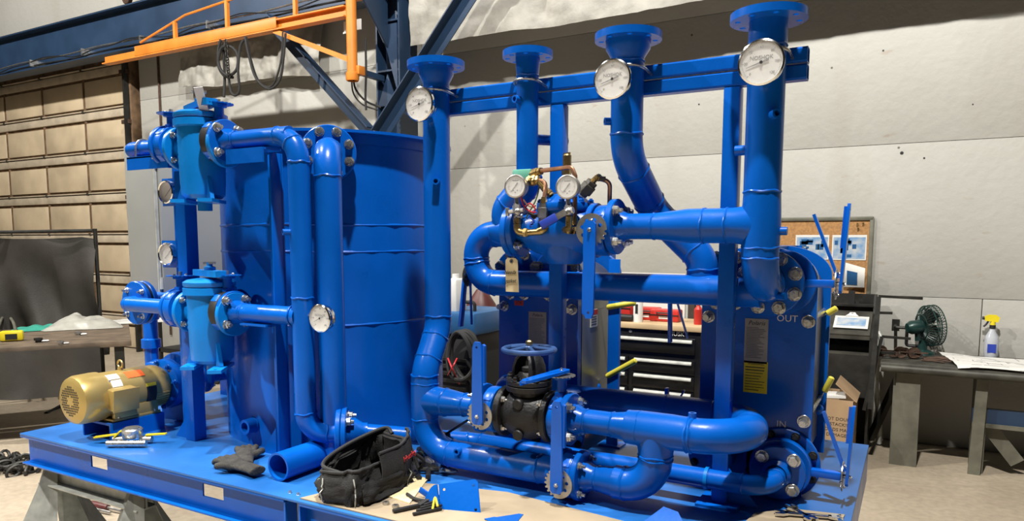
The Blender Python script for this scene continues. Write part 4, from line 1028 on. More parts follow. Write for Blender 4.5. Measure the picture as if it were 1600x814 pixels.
# back round pipe with the two sight gauges
gp = Vector((-3.0, 2.20, ZD))
t = thing('pipe_spool', 'thin vertical blue pipe behind the left support post', 'pipe', gp)
run(t, [gp, (gp.x, gp.y, ZU+.0)], .034, .05)
part(MB().disc(gp, Z, .05, .008, 20), 'foot_plate', 'blue', t)
for y, lab in ((300, 'upper round gauge on a blue plate beside the grey panel'), (397, 'lower round gauge on a blue plate beside the grey panel')):
    c = PY(259, y, 2.12); t = thing('round_gauge', lab, 'gauge', c, 'round gauges on blue plates')
    part(MB().box(c+Y_*.022, (.11, .006, .125), bev=.004), 'plate', 'blue', t)
    part(MB().lathe([(.045, .0), (.053, .0), (.053, .022), (.049, .026), (.045, .022)], c+Y_*.02, -Y_, 30, True), 'bezel', 'chrome', t)
    part(MB().disc(c+Y_*.018, -Y_, .046, .006, 30), 'dial_face', 'dial', t)
    part(MB().bar(c+Vector((-.02, .009, -.02)), c+Vector((.025, .009, .018)), .003, .001, Y_), 'needle', 'ink', t)
    part(MB().disc(c+Y_*.004, -Y_, .046, .002, 24), 'glass', 'glass', t)
    part(MB().bx(c.x-.02, c.x+.09, c.y+.025, c.y+.055, c.z-.02, c.z+.02), 'arm', 'blue', t)
c = PY(502, 497, 1.99); thermometer('dial thermometer on the discharge pipe in front of the tank', c, (x470, YL, c.z), .052, 205, True)

# ================================================================== pump and motor
t = thing('pump_motor', 'gold electric motor with vented fan cover on a blue pedestal', 'motor', (PXc, 2.0, ZD))
my0 = 1.79; A = Vector((PXc, 0, PZc))
part(MB().lathe([(0, .0), (.085, .0), (.105, .012), (.112, .03), (.114, .10), (.113, .125)], A+Y_*my0, Y_, 40), 'fan_cover', 'gold', t)
part(MB().lathe([(.104, .122), (.106, .13), (.106, .40), (.100, .42), (.09, .44), (0, .44)], A+Y_*my0, Y_, 40), 'housing', 'gold', t)
b = MB()
for i in range(-6, 7):
    for j in range(-7, 8):
        px_, pz_ = (i+.5*(j % 2))*.0125, j*.0108; rr = math.hypot(px_, pz_)
        if .022 < rr < .068: b.disc(A+Vector((px_, my0-.0008, pz_)), Y_, .0045, .003, 6)
part(b, 'vent_holes', 'black', t, False)
for k in range(4):
    a_ = PI/4+k*PI/2; inst(BOLT_T, 'bolt', t, A+Vector((.10*math.cos(a_), my0+.14, .10*math.sin(a_))), Vector((math.cos(a_), 0, math.sin(a_))))
for k in range(7):
    a_ = -.9+k*.12; d = Vector((math.cos(a_), 0, math.sin(a_))); part(MB().box(A+d*.105+Y_*(my0+.385), (.006, .07, .006), d, Y_), 'fin', 'gold', t)
jb = A+Vector((.10, my0+.17, -.005))
part(MB().box(jb, (.09, .12, .10), Vector((1, 0, -.12)), Y_, bev=.008), 'terminal_box', 'gold', t)
part(MB().box(jb+Vector((.047, 0, -.005)), (.006, .125, .105), Vector((1, 0, -.12)), Y_, bev=.002), 'terminal_cover', 'gold', t)
def sticker(a_, y, wd, ht, mt, nm='sticker'):
    d = Vector((math.cos(a_), 0, math.sin(a_))); s = Vector((-math.sin(a_), 0, math.cos(a_)))
    def f(u, v):
        aa = a_+(v-.5)*ht/.107; dd_ = Vector((math.cos(aa), 0, math.sin(aa))); return A+dd_*.1072+Y_*(y+(u-.5)*wd)
    return part(MB().grid(f, 2, 6, .0008), nm, mt, t)
sticker(.98, my0+.27, .085, .045, 'orange_label'); sticker(1.0, my0+.165, .055, .035, 'white'); sticker(.62, my0+.165, .05, .035, 'white')
sticker(-.12, my0+.325, .05, .075, 'black', 'nameplate'); sticker(.30, my0+.325, .05, .016, 'yellow')
eb = A+Vector((0, my0+.24, .108))
part(MB().tube([eb+Vector((.018*math.cos(k*PI/8), 0, .026+.018*math.sin(k*PI/8))) for k in range(-3, 12)], .0045, 8), 'lifting_eye', 'gold', t)
part(MB().disc(eb-Z*.004, Z, .012, .014, 12), 'eye_base', 'gold', t)
part(MB().bx(PXc-.10, PXc+.10, my0+.13, my0+.37, ZD+.080, ZD+.094, bev=.003), 'foot', 'gold', t)
for q in (-1, 1): part(MB().bx(PXc+q*.085-.012, PXc+q*.085+.012, my0+.14, my0+.36, ZD+.09, PZc-.05, bev=.004), 'foot', 'gold', t)
p = part(MB().bx(PXc-.11, PXc+.11, my0+.11, my0+.38, ZD+.07, ZD+.080), 'pedestal_top', 'blue', t)
for q in (-1, 1): part(MB().bx(PXc+q*.105-.005, PXc+q*.105+.005, my0+.11, my0+.38, ZD, ZD+.07), 'pedestal_side', 'blue', t)
for q in (-1, 1): inst(BOLT_T, 'bolt', t, (PXc+.095, my0+.25+q*.09, ZD+.094), Z)
t = thing('centrifugal_pump', 'dark blue centrifugal pump casing bolted behind the gold motor', 'pump', (PXc, 2.3, ZD))
py0 = my0+.445
part(MB().lathe([(0, 0), (.095, 0), (.12, .012), (.125, .03), (.125, .05), (.10, .06), (.10, .085)], A+Y_*py0, Y_, 36), 'adapter', 'blue', t)
part(MB().lathe([(.10, .08), (.145, .082), (.150, .095), (.150, .14), (.135, .16), (.06, .175), (.05, .22), (0, .22)], A+Y_*py0, Y_, 36), 'volute', 'blue', t)
for k in range(8):
    a_ = k*PI/4+.2; inst(BOLT_BLUE, 'bolt', t, A+Vector((.112*math.cos(a_), py0, .112*math.sin(a_))), -Y_)
flange(t, A+Y_*(py0+.21), -Y_, .085, .02, 4, False); flange(t, A+Y_*(py0+.235), Y_, .085, .02, 4, True, rb=.067)
part(MB().bx(PXc-.09, PXc+.09, py0+.06, py0+.18, ZD, PZc-.10), 'foot', 'blue', t)
part(MB().lathe([(.04, .06), (.036, .14), (0, .14)], A+Y_*(py0+.115)+X*.0, Z, 18), 'discharge', 'blue', t)
t = thing('pipe_spool', 'blue flanged pipe feeding the pump from the tank side', 'pipe', (PXc+.3, 2.55, 1.0))
c0 = PX(330, 592, -2.98)
run(t, [A+Y_*(py0+.25), A+Y_*(py0+.40), A+Vector((.25, py0+.40, 0))], .04, .06)
flange(t, A+Vector((.25, py0+.40, 0)), X, .085, .018, 6, True, rb=.068); flange(t, A+Vector((.275, py0+.40, 0)), X, .085, .018, 6, False)
run(t, [A+Vector((.29, py0+.40, 0)), Vector((TC.x-TR+.03, py0+.40, PZc))], .045, .05)

# ================================================================== grey control panel
t = thing('control_panel', 'grey steel control cabinet behind the strainers', 'cabinet', (-3.5, 2.7, 1.42))
cx0, cx1, cy0_, cy1_, cz0, cz1 = -3.67, PY(241, 300, 2.36).x, 2.36, 3.2, 1.40, PY(185, 229, 2.36).z
part(MB().bx(cx0, cx1, cy0_, cy1_, cz0, cz1, bev=.006), 'body', 'grey_panel', t)
part(MB().bx(cx1, cx1+.022, cy0_+.015, cy1_-.015, cz0+.012, cz1-.012, bev=.006), 'door', 'grey_panel', t)
part(MB().bx(cx1+.0, cx1+.008, cy0_-.004, cy0_+.012, cz0+.05, cz1-.05), 'door_edge', 'galv', t)
for z in (cz0+.1, cz1-.12): part(MB().tube([(cx1+.012, cy0_+.008, z), (cx1+.012, cy0_+.008, z+.06)], .009, 8), 'hinge', 'galv', t)
part(MB().box((cx1+.03, cy1_-.08, (cz0+cz1)/2), (.02, .03, .12), bev=.004), 'latch', 'black', t)
for y in (cy0_+.5, cy1_-.06): part(MB().bx((cx0+cx1)/2-.03, (cx0+cx1)/2+.03, y-.03, y+.03, ZD, cz0), 'leg', 'blue', t)
for z in (1.9, 1.7): part(MB().bx(cx0-.012, cx0, cy0_+.01, cy0_+.05, z-.03, z+.03), 'knob', 'black', t)

# ================================================================== pipe frame at right
YF = 2.395
t = thing('pipe_rack', 'blue frame of two posts and a double strut beam behind the risers', 'frame', (-.9, 2.48, ZD))
bx0_, bx1_ = -1.70, -.325
for z0, z1 in ((2.257, 2.305), (2.309, 2.357)):
    # each strut is a hollow square tube
    def rr(w_, h_, c_, x_, y_): return [(x_+c_, y_), (x_+w_-c_, y_), (x_+w_, y_+c_), (x_+w_, y_+h_-c_), (x_+w_-c_, y_+h_), (x_+c_, y_+h_), (x_, y_+h_-c_), (x_, y_+c_)]
    part(MB().plate(rr(.05, z1-z0, .006, 0, 0), [rr(.044, z1-z0-.006, .003, .003, .003)], bx1_-bx0_, (bx0_, 2.455, z0), Y_, Z), 'strut', 'blue', t)
for px_, top in ((870, 2.257), (1143, 2.257)):
    x = PY(px_, 170, 2.46).x
    part(MB().bx(x-.027, x+.027, 2.457, 2.508, ZD, top, bev=.004), 'post', 'blue', t)
    part(MB().bx(x-.07, x+.07, 2.41, 2.555, ZD, ZD+.01), 'base_plate', 'blue', t)
for px_ in (870, 1143):
    x = PY(px_, 170, 2.46).x
    part(MB().plate([(0, 0), (.10, 0), (0, .12)], [], .008, (x+.027, 2.482, ZD+.01), X, Z), 'gusset', 'blue', t)

def top_flange(parent, x, rp, ro, ztop=2.452, red=None):
    c = Vector((x, YF, ztop))
    flange(parent, c, -Z, ro, .024, 8, False, hub=(.075, (red or rp*1.25), rp), holes=True, rb=ro*.80, hr=.0095)
# ---- riser 4 with tee and elbow into the right exchanger
x4 = -.434; r4 = .0572; zt4 = 1.803
t = thing('pipe_spool', 'tall rightmost blue riser with tee and elbow into the right exchanger', 'pipe', (x4, YF, 1.6))
top_flange(t, x4, r4, .115, 2.452, r4*1.02)
bead(t, (x4, YF, 2.352), Z, r4)
zo = 1.609
run(t, [(x4, YF, 2.36), (x4, YF, zo), (x4, YF+.19, zo)], r4, .125)
bead(t, (x4, YF, zt4+.105), Z, r4); bead(t, (x4, YF, zt4-.105), Z, r4)
tee = saddle(t, (x4, YF, zt4), -X, Z, r4, .105)
part(MB().lathe([(r4, -.1), (r4*1.04, -.05), (r4*1.06, 0), (r4*1.04, .05), (r4, .1)], (x4, YF, zt4), Z, 30), 'tee_body', 'blue', t)
bead(tee, (x4-.105, YF, zt4), X, r4)
xr0, xr1 = PY(1100, 355, YF).x, PY(1022, 357, YF).x
run(t, [(x4-.1, YF, zt4), (xr0, YF, zt4)], r4, .1)
rd = part(MB().lathe([(r4, 0), (r4*1.0, (xr0-xr1)*.3), (r4*.85, (xr0-xr1)*.75), (.0445, xr0-xr1)], (xr0, YF, zt4), -X, 30), 'reducer', 'blue', t); bead(rd, (xr0, YF, zt4), X, r4); bead(rd, (xr1, YF, zt4), X, .0445)
xfl = -.935
run(t, [(xr1, YF, zt4), (xfl+.06, YF, zt4)], .0445, .1)
flange(t, (xfl, YF, zt4), X, .097, .024, 4, True, hub=(.045, .056, .0445), rb=.076, me=BOLT)
coupling(t, (x4+.03, YF-.045, PY(1220, 178, YF-.05).z), Vector((.55, -.84, 0)), .014, .032)
coupling(t, (x4-.05, YF, PY(1160, 235, YF).z), -X, .016, .038, False)
coupling(t, (x4+.05, YF, PY(1222, 361, YF).z), X, .013, .03, False)
coupling(t, (x4+.05, YF+.09, zo-.035), Vector((.8, -.6, 0)), .012, .026, False)
flange(t, (x4, YF+.19, zo), Y_, .112, .024, 8, False)
fo = flange(t, (x4, YF+.215, zo), -Y_, .112, .024, 8, True, rb=.090, me=BOLT_HX)
# ---- riser 3
x3 = -.890; r3 = .0555
t = thing('pipe_spool', 'third blue riser from the left, stepping back behind the tee pipe', 'pipe', (x3, YF, 1.6))
top_flange(t, x3, r3, .113, 2.452, r3*1.4)
bead(t, (x3, YF, 2.36), Z, r3)
q1 = Vector((x3, YF, 2.045)); q2 = Vector((-.855, 2.605, 1.862)); q3 = Vector((-.67, 2.605, 1.69)); 
run(t, [(x3, YF, 2.36), q1, q2, q3, (-.67, 2.605, 1.585)], r3, [.16, .10, .09])
coupling(t, (x3-.045, YF-.02, PY(951, 192, YF).z), Vector((-.8, -.6, 0)), .013, .028)
# ---- riser 2
x2 = -1.277; r2 = .0405
t = thing('pipe_spool', 'second blue riser from the left swinging into the regulating valve', 'pipe', (x2, YF, 1.8))
top_flange(t, x2, r2, .092, 2.442, r2*1.12)
bead(t, (x2, YF, 2.355), Z, r2)
zp = 1.79
run(t, [(x2, YF, 2.36), (x2, YF, 2.005)], r2, .05); bead(t, (x2, YF, 2.005), Z, r2)
run(t, [(x2, YF, 2.006), (x2, YF, 1.965), (x2-.172, YF, zp), (x2-.03, YF, zp)], .055, [.06, .058])
coupling(t, (x2-.015, YF-.035, PY(815, 155, YF-.04).z), Vector((-.3, -.95, 0)), .014, .026)
xpf = -1.315
flange(t, (xpf-.03, YF, zp), X, .097, .024, 4, False)
part(MB().lathe([(.07, 0), (.05, .05), (r2, .08)], (xpf-.028, YF, zp), -X, 26), 'hub', 'blue', t)
part(MB().disc((x2+.06, YF+.16, PY(851, 222, YF+.16).z), Vector((.9, -.4, 0)), .03, .02, 16, .006), 'cap', 'blue', t)
part(MB().tube([(x2, YF, PY(851, 222, YF+.1).z), (x2+.06, YF+.16, PY(851, 222, YF+.16).z)], .02, 12), 'branch', 'blue', t)
# ---- riser 1 with tee, offset and lower bypass
x1 = -1.686; r1 = .0535; YB = 2.28; ZA = 1.125; ZB = .925
t = thing('pipe_spool', 'tall left blue riser stepping forward to the lower valve line', 'pipe', (x1, YF, ZD))
top_flange(t, x1, r1*.97, .113, 2.452, r1*1.32)
bead(t, (x1, YF, 2.345), Z, r1)
xl = -1.672
run(t, [(x1, YF, 2.36), (x1, YF, 1.40), (xl, YB, 1.24), (xl, YB, ZB), (-1.155, YB, ZB)], r1, [.15, .15, .125])
bead(t, (xl, YB, ZA+.10), Z, r1); 
saddle(t, (xl, YB, ZA), X, Z, r1, .10)
part(MB().lathe([(r1, -.1), (r1*1.05, -.04), (r1*1.05, .04), (r1, .1)], (xl, YB, ZA), Z, 30), 'tee_body', 'blue', t)
rd = part(MB().lathe([(r1, .09), (r1*.98, .12), (.046, .17), (.043, .19), (.043, .26)], (xl, YB, ZA), X, 30), 'reducer', 'blue', t); bead(rd, (xl+.10, YB, ZA), X, r1); bead(rd, (xl+.19, YB, ZA), X, .044)
flange(t, (xl+.285, YB, ZA), -X, .093, .022, 4, True, hub=(.03, .055, .043), rb=.074)
part(MB().lathe([(r1, 0), (r1*.95, .03), (.044, .075), (.0435, .09)], (-1.155, YB, ZB), X, 28), 'reducer', 'blue', t); bead(t, (-1.155, YB, ZB), X, r1)
xby = -1.03
flange(t, (xby-.022, YB, ZB), -X, .090, .020, 4, False)
coupling(t, (x1+.03, YF-.045, PY(692, 283, YF-.05).z), Vector((.45, -.9, 0)), .014, .026)
coupling(t, (xl+.19, YB-.045, .955), -Y_, .013, .02)
for x, rr, lab in ((x4, r4, 'zinc clamp round the rightmost riser at the beam'), (x3, r3, 'zinc clamp round the third riser at the beam'), (x2, r2, 'zinc clamp round the second riser at the beam'), (x1, r1, 'zinc clamp round the left riser at the beam')):
    u_bolt(lab, (x, YF, 2.33), Vector((0, .12, 1)), Vector((0, 1, -.12)), rr+.008, .075, .005)
# thermometers on the risers
for px_, py_, xx, rr, lab in ((1190, 98, x4, .066, 'dial thermometer on the rightmost riser'), (958, 124, x3, .0635, 'dial thermometer on the third riser'), (657, 163, x1, .0635, 'dial thermometer on the tall left riser')):
    c = PY(px_, py_, YF-.10); thermometer(lab, c, (xx, YF, c.z), rr, 197)
# ---- regulating valve
t = thing('regulating_valve', 'blue pilot operated regulating valve with domed bonnet between flanges', 'valve', (-1.15, YF, zp-.1))
vx = -1.135
part(MB().lathe([(.06, -.165), (.062, -.14), (.085, -.09), (.10, -.03), (.10, .03), (.085, .09), (.06, .13), (.058, .15)], (vx, YF, zp), X, 30), 'body', 'blue', t)
flange(t, (xpf-.004, YF, zp), X, .097, .024, 4, True, rb=.076, me=BOLT); flange(t, (-1.010, YF, zp), X, .097, .022, 4, False)
bc = Vector((vx+.015, YF, zp))
part(MB().lathe([(.08, .03), (.085, .065), (.102, .070), (.104, .078), (.104, .094), (.102, .098), (.09, .10), (.075, .118), (.05, .135), (.02, .142), (0, .142)], bc, Z, 36), 'bonnet', 'blue', t)
for k in range(8): inst(BOLT_BLUE, 'bolt', t, bc+Vector((.093*math.cos(k*PI/4+.3), .093*math.sin(k*PI/4+.3), .098)), Z)
part(MB().lathe([(.06, -.12), (.075, -.10), (.085, -.05), (0, -.02)], bc, Z, 24), 'bottom_bowl', 'blue', t)
# pressure gauges + trim piping (brass, copper)
def pgauge(label, px_, py_, yy, r=.040):
    c = PY(px_, py_, yy); t = thing('pressure_gauge', label, 'gauge', c, 'pressure gauges on the regulating valve')
    n_ = Vector((.10, -1, .04)).normalized(); u_ = X.copy(); u_ = (u_-n_*u_.dot(n_)).normalized(); v_ = n_.cross(u_)
    if v_.z < 0: v_ = -v_
    part(MB().lathe([(0, -.028), (r*.9, -.028), (r, -.022), (r, -.002), (r*1.05, .0), (r*1.05, .006), (r*.94, .008), (r*.92, .003), (0, .003)], c, n_, 36), 'case', 'steel', t)
    part(MB().disc(c+n_*.0032, n_, r*.92, .0008, 30), 'dial_face', 'dial', t)
    b = MB(); o = c+n_*.0043
    for k in range(31):
        a_ = math.radians(225-270*k/30); d = u_*math.cos(a_)+v_*math.sin(a_); L_ = .14 if k % 5 == 0 else .08
        b.bar(o+d*r*(.70-L_), o+d*r*.70, .0009, .0003, n_)
    part(b, 'tick_marks', 'ink', t)
    a_ = math.radians(52); d = u_*math.cos(a_)+v_*math.sin(a_)
    part(MB().bar(o-d*r*.62+n_*.001, o+d*r*.35+n_*.001, .0022, .0005, n_), 'needle', 'ink', t); part(MB().bar(o+d*r*.0+n_*.001, o+d*r*.38+n_*.001, .0042, .0005, n_), 'needle', 'ink', t)
    part(MB().bar(o+v_*r*.5-u_*r*.3, o+v_*r*.5+u_*r*.3, .004, .0003, n_), 'print', 'ink', t)
    for q in (-.2, .2, 0): part(MB().disc(o-v_*r*(.38 if q else .55)+u_*r*q, n_, r*.06, .0004, 8), 'print', 'ink', t)
    part(MB().disc(c+n_*.0065, n_, r*.93, .0008, 24), 'glass', 'glass', t)
    e_ = c-v_*r-n_*.01
    part(MB().tube([e_+v_*.004, e_-v_*.02], .009, 8), 'stem', 'steel', t)
    return t, e_-v_*.02
YG = 2.27
g1, e_1 = pgauge('left pressure gauge above the regulating valve', 806, 291, YG)
g2, e_2 = pgauge('right pressure gauge above the regulating valve', 887, 292, YG)
def fitting(parent, a, b, r, mt='brass', nm='fitting', hexa=True):
    a = Vector(a); b = Vector(b); L_ = (b-a).length
    return part(MB().lathe([(r*.75, 0), (r*.75, L_*.2), (r, L_*.2), (r, L_*.75), (r*.8, L_*.78), (r*.8, L_), (0, L_)], a, b-a, 6 if hexa else 14), nm, mt, parent)
def gp_(px_, py_, y=YG): return PY(px_, py_, y)
t = thing('brass_trim', 'brass elbow piping and petcock under the left pressure gauge', 'fittings', gp_(808, 362))
fitting(t, e_1, gp_(808, 335), .016, 'steel', 'petcock'); part(MB().tube([gp_(796, 331), gp_(818, 328)], .008, 8), 'petcock_stem', 'steel', t)
part(MB().sphere(gp_(809, 331), .015), 'petcock_body', 'steel', t); part(MB().box(gp_(793, 331), (.014, .012, .03), bev=.003), 'petcock_handle', 'steel', t)
fitting(t, gp_(808, 340), gp_(808, 352), .014); part(MB().tube(fillet([gp_(808, 350), gp_(808, 363), gp_(822, 364)], .018, 5), .0135, 12), 'elbow', 'brass', t)
fitting(t, gp_(818, 363), gp_(826, 364), .017); part(MB().tube([gp_(824, 364), gp_(846, 362)], .0115, 12), 'nipple', 'brass', t)
part(MB().tube(fillet([gp_(842, 362), gp_(852, 358), gp_(852, 345, YG+.05)], .012, 5), .014, 12), 'elbow', 'brass', t)
t = thing('needle_valve', 'grey steel hex valve standing left of the blue lever', 'valve', gp_(848, 340, YG+.03))
fitting(t, gp_(848, 346, YG+.03), gp_(849, 318, YG+.03), .020, 'steel', 'body'); fitting(t, gp_(849, 320, YG+.03), gp_(850, 308, YG+.03), .012, 'brass', 'nut')
t = thing('copper_tube', 'short copper tube arching from the brass cross to the hex valve', 'tube', gp_(850, 308, YG+.03))
part(MB().tube(fillet([gp_(850, 312, YG+.03), gp_(854, 283, YG+.05), gp_(838, 282, YG+.06)], .03, 6), .0075, 10), 'tube', 'copper', t)
t = thing('brass_cross', 'brass cross fittings with green thread tape on the second riser', 'fittings', gp_(832, 280, YG+.06))
fitting(t, gp_(824, 283, YG+.06), gp_(842, 281, YG+.06), .020); part(MB().sphere(gp_(832, 282, YG+.06), .021), 'cross_body', 'brass', t)
fitting(t, gp_(828, 273, YF-.04), gp_(846, 267, YG+.06), .017); part(MB().tube([gp_(826, 275, YF), gp_(830, 280, YG+.07)], .016, 12), 'nipple', 'tape_green', t)
part(MB().bx(x2-.03, x2+.045, YF-.06, YF-.04, PY(815, 280, YF-.05).z-.01, PY(815, 280, YF-.05).z+.035, bev=.004), 'tape', 'tape_green', t)
part(MB().tube([gp_(842, 284, YG+.06), gp_(852, 297, YG+.05)], .012, 8), 'branch', 'brass', t); fitting(t, gp_(852, 296, YG+.06), gp_(862, 305, YG+.06), .014)
t = thing('copper_tube', 'long copper tube running over the bonnet and down behind the right gauge', 'tube', gp_(898, 350, YG+.04))
part(MB().tube(fillet([gp_(844, 267, YG+.06), gp_(893, 261, YG+.05), gp_(899, 275, YG+.045), gp_(898, 352, YG+.04)], .02, 6), .008, 10), 'tube', 'copper', t)
fitting(t, gp_(898, 338, YG+.04), gp_(898, 352, YG+.04), .012)
t = thing('air_vent', 'brass air vent standing up behind the copper tube', 'vent', gp_(886, 278, YF))
fitting(t, gp_(885, 276, YF), gp_(885, 262, YF), .018); part(MB().lathe([(.014, 0), (.016, .01), (.016, .045), (.012, .05), (0, .05)], gp_(886, 263, YF), Z, 12), 'body', 'brass', t)
part(MB().tube([gp_(886, 246, YF), gp_(886, 240, YF)], .006, 8), 'stem', 'brass', t); part(MB().bar(gp_(881, 241, YF), gp_(891, 239, YF), .008, .006), 'cap', 'brass', t)
t = thing('brass_trim', 'steel petcock and brass elbow under the right pressure gauge', 'fittings', gp_(888, 362))
fitting(t, e_2, gp_(889, 336), .015, 'steel', 'petcock'); part(MB().sphere(gp_(889, 331), .016), 'valve_body', 'steel', t)
part(MB().tube([gp_(880, 333), gp_(896, 328)], .012, 8), 'valve_stem', 'steel', t)
part(MB().tube(fillet([gp_(889, 338), gp_(889, 356), gp_(886, 364)], .012, 5), .012, 12), 'elbow', 'brass', t); fitting(t, gp_(886, 354), gp_(886, 364), .017)
fitting(t, gp_(893, 362, YG+.02), gp_(900, 358, YG+.04), .013)
t = thing('ball_valve_lever', 'dark blue ball valve lever angled below the right gauge', 'lever', gp_(884, 333))
a, b = gp_(884, 331, YG-.02), gp_(845, 353, YG-.03)
part(MB().bar(a, a+(b-a)*.40, .022, .004, Y_), 'tang', 'steel', t); part(MB().bar(a+(b-a)*.36, b, .030, .012, Y_, bev=.003), 'grip', 'wire_blue', t)
t = thing('relief_fitting', 'grey hex relief fitting tilted on the bonnet with a brass elbow', 'fitting', gp_(905, 305, YF-.02))
a, b = gp_(909, 304, YF-.02), gp_(926, 284, YF-.02)
fitting(t, a, b, .026, 'bench_steel', 'body'); part(MB().tube([b, gp_(932, 278, YF-.02), gp_(936, 279, YF-.02)], .011, 10), 'elbow', 'brass', t); fitting(t, gp_(931, 276, YF-.02), gp_(939, 279, YF-.01), .014)
t = thing('copper_tube', 'dark copper tube bending down at the right of the bonnet', 'tube', gp_(952, 330, YF))
part(MB().tube(fillet([gp_(936, 279, YF-.02), gp_(953, 284, YF), gp_(952, 335, YF+.02)], .025, 6), .008, 10), 'tube', 'copper', t)
part(MB().tube([gp_(936, 279, YF-.02), gp_(946, 280, YF-.01)], .0095, 8), 'sleeve', 'bench_steel', t)
# loose wires
for k, (mt, pts, lab) in enumerate([('wire_red', [(815, 308), (817, 318), (822, 326), (830, 331), (838, 332)], 'upper red wire among the loose wires by the left gauge'),
        ('wire_red', [(813, 305), (819, 322), (828, 318), (836, 326), (832, 337)], 'lower red wire among the loose wires by the left gauge'),
        ('wire_green', [(842, 288), (841, 300), (836, 315), (826, 333), (822, 341)], 'olive wire hanging down from the brass cross'),
        ('wire_blue', [(828, 340), (834, 346), (828, 352), (836, 354), (831, 346)], 'short blue wire curled under the gauges'),
        ('rubber', [(826, 332), (836, 337), (846, 333), (840, 342), (830, 340)], 'black wire bundle twisted under the gauges'),
        ('copper', [(818, 312), (824, 320), (832, 324), (837, 321)], 'bare copper wire among the loose wires')]):
    hose(lab, [gp_(x, y, YG+.04+.01*(k % 3)) for x, y in pts], .0028 if mt != 'rubber' else .006, 'loose_wire', mt, 'loose wires by the left gauge')
butterfly('butterfly valve right of the regulating valve with its lever hanging down', (-.962, YF, zp), X, -Y_, .088, .125, -Z, .30, npr=.056, mt='blue', up=Vector((.6, 0, -.3)))
# ---- paper tag
c = PY(800, 430, 2.33)
t = thing('paper_tag', 'manila paper tag with handwriting hanging below the regulating valve', 'tag', c)
part(MB().plate([(-.030, -.062), (.030, -.062), (.028, .055), (.018, .064), (-.018, .064), (-.028, .055)], [circ(.004, 8, (0, .052))], .001, c, Vector((1, -.12, 0)).normalized(), Vector((-.03, 0, 1)).normalized()), 'card', 'manila', t)
part(MB().lathe([(.004, 0), (.008, 0), (.008, .0015), (.004, .0015)], c+Vector((-.002, -.001, .052)), -Y_, 12, True), 'eyelet', 'steel', t)
text(t, 'Needs', .020, c+Vector((-.008, -.002, .010)), Vector((1, -.12, .06)), Z, 'ink', shear=.3); text(t, 'gasket', .020, c+Vector((-.006, -.003, -.022)), Vector((1, -.12, .06)), Z, 'ink', shear=.3)
part(MB().tube([c+Vector((-.002, 0, .054)), c+Vector((0, .03, .10))], .001, 5), 'wire', 'steel', t)
# ---- U bend behind the valve
t = thing('pipe_spool', 'blue return bend and long level pipe behind the frame posts', 'pipe', (-1.2, 2.6, 1.58))
zu, zl_, YU = 1.782, 1.578, 2.605
run(t, [(-1.33, YU, zu), (-1.645, YU, zu), (-1.62, YU, zl_), (x4-.02, YU-.04, zl_)], .054, [.092, .092])
bead(t, (-1.16, YU, zl_), X, .054)
# ================================================================== lower valve line
xv2_ = -1.372
butterfly('butterfly valve left of the black globe valve with its lever upright', (xv2_+.028, YB, ZA), X, -Y_, .084, .115, Z, .27, npr=.052, mt='blue', up=Vector((-.5, 0, -.9)))
# black globe valve
gx = -1.205
t = thing('globe_valve', 'black cast iron globe valve with blue handwheel on the lower line', 'valve', (gx, YB, ZA-.1))
part(MB().lathe([(.058, -.105), (.060, -.09), (.080, -.06), (.092, -.02), (.092, .02), (.080, .06), (.060, .09), (.058, .105)], (gx, YB, ZA), X, 32), 'body', 'iron', t)
for s in (-1, 1):
    flange(t, (gx+s*.082, YB, ZA), X*s, .093, .024, 4, False, mt='iron')
    for k in range(4):
        a_ = PI/4+k*PI/2; inst(BOLT_S, 'bolt', t, Vector((gx+s*.082, YB+.074*math.cos(a_), ZA+.074*math.sin(a_))), X*-s)
for z in (.05, -.062): part(MB().disc((gx+.0, YB-.072, ZA+z), -Y_, .02, .02, 16, .004), 'boss', 'iron', t)
part(MB().lathe([(.06, .06), (.062, .085), (.082, .088), (.084, .094), (.084, .106), (.078, .110), (.084, .112), (.084, .126), (.078, .130), (.05, .132), (.04, .15), (.036, .155), (0, .155)], (gx, YB, ZA), Z, 32), 'bonnet', 'iron', t)
for k in range(6):
    a_ = k*PI/3+.3; inst(BOLT_DK, 'bolt', t, (gx+.069*math.cos(a_), YB+.069*math.sin(a_), ZA+.130), Z)
for s in (-1, 1):          # bell shaped yoke, open at front and back
    pr_ = [(.060, .128), (.062, .150), (.060, .178), (.050, .205), (.030, .224), (.018, .232)]
    def yk(u, v):
        i = min(4, int(v*5)); f_ = v*5-i; r_ = pr_[i][0]*(1-f_)+pr_[i+1][0]*f_; h_ = pr_[i][1]*(1-f_)+pr_[i+1][1]*f_
        a_ = (u-.5)*1.75+(0 if s > 0 else PI)-.25; return Vector((gx+r_*math.cos(a_), YB+r_*math.sin(a_), ZA+h_))
    part(MB().grid(yk, 12, 10, .008), 'yoke', 'iron', t)
part(MB().lathe([(.024, .150), (.028, .16), (.028, .172), (.016, .178), (.012, .20), (0, .20)], (gx, YB, ZA), Z, 16), 'gland', 'iron', t)
part(MB().lathe([(.022, .218), (.026, .222), (.026, .234), (0, .234)], (gx, YB, ZA), Z, 16), 'yoke_hub', 'iron', t)
part(MB().tube([(gx, YB, ZA+.15), (gx, YB, ZA+.258)], .008, 10), 'stem', 'steel', t)
hz = ZA+.236
hw = part(MB().tube([(gx+.093*math.cos(2*PI*k/40), YB+.093*math.sin(2*PI*k/40), hz) for k in range(41)], .0095, 10, cap=False), 'handwheel', 'wheel_blue', t)
for k in range(5):
    a_ = 2*PI*k/5+.4; part(MB().tube(cat([(gx+.012*math.cos(a_), YB+.012*math.sin(a_), hz+.008), (gx+.05*math.cos(a_), YB+.05*math.sin(a_), hz+.004), (gx+.09*math.cos(a_), YB+.09*math.sin(a_), hz)], 3), .0065, 8), 'spoke', 'wheel_blue', hw)
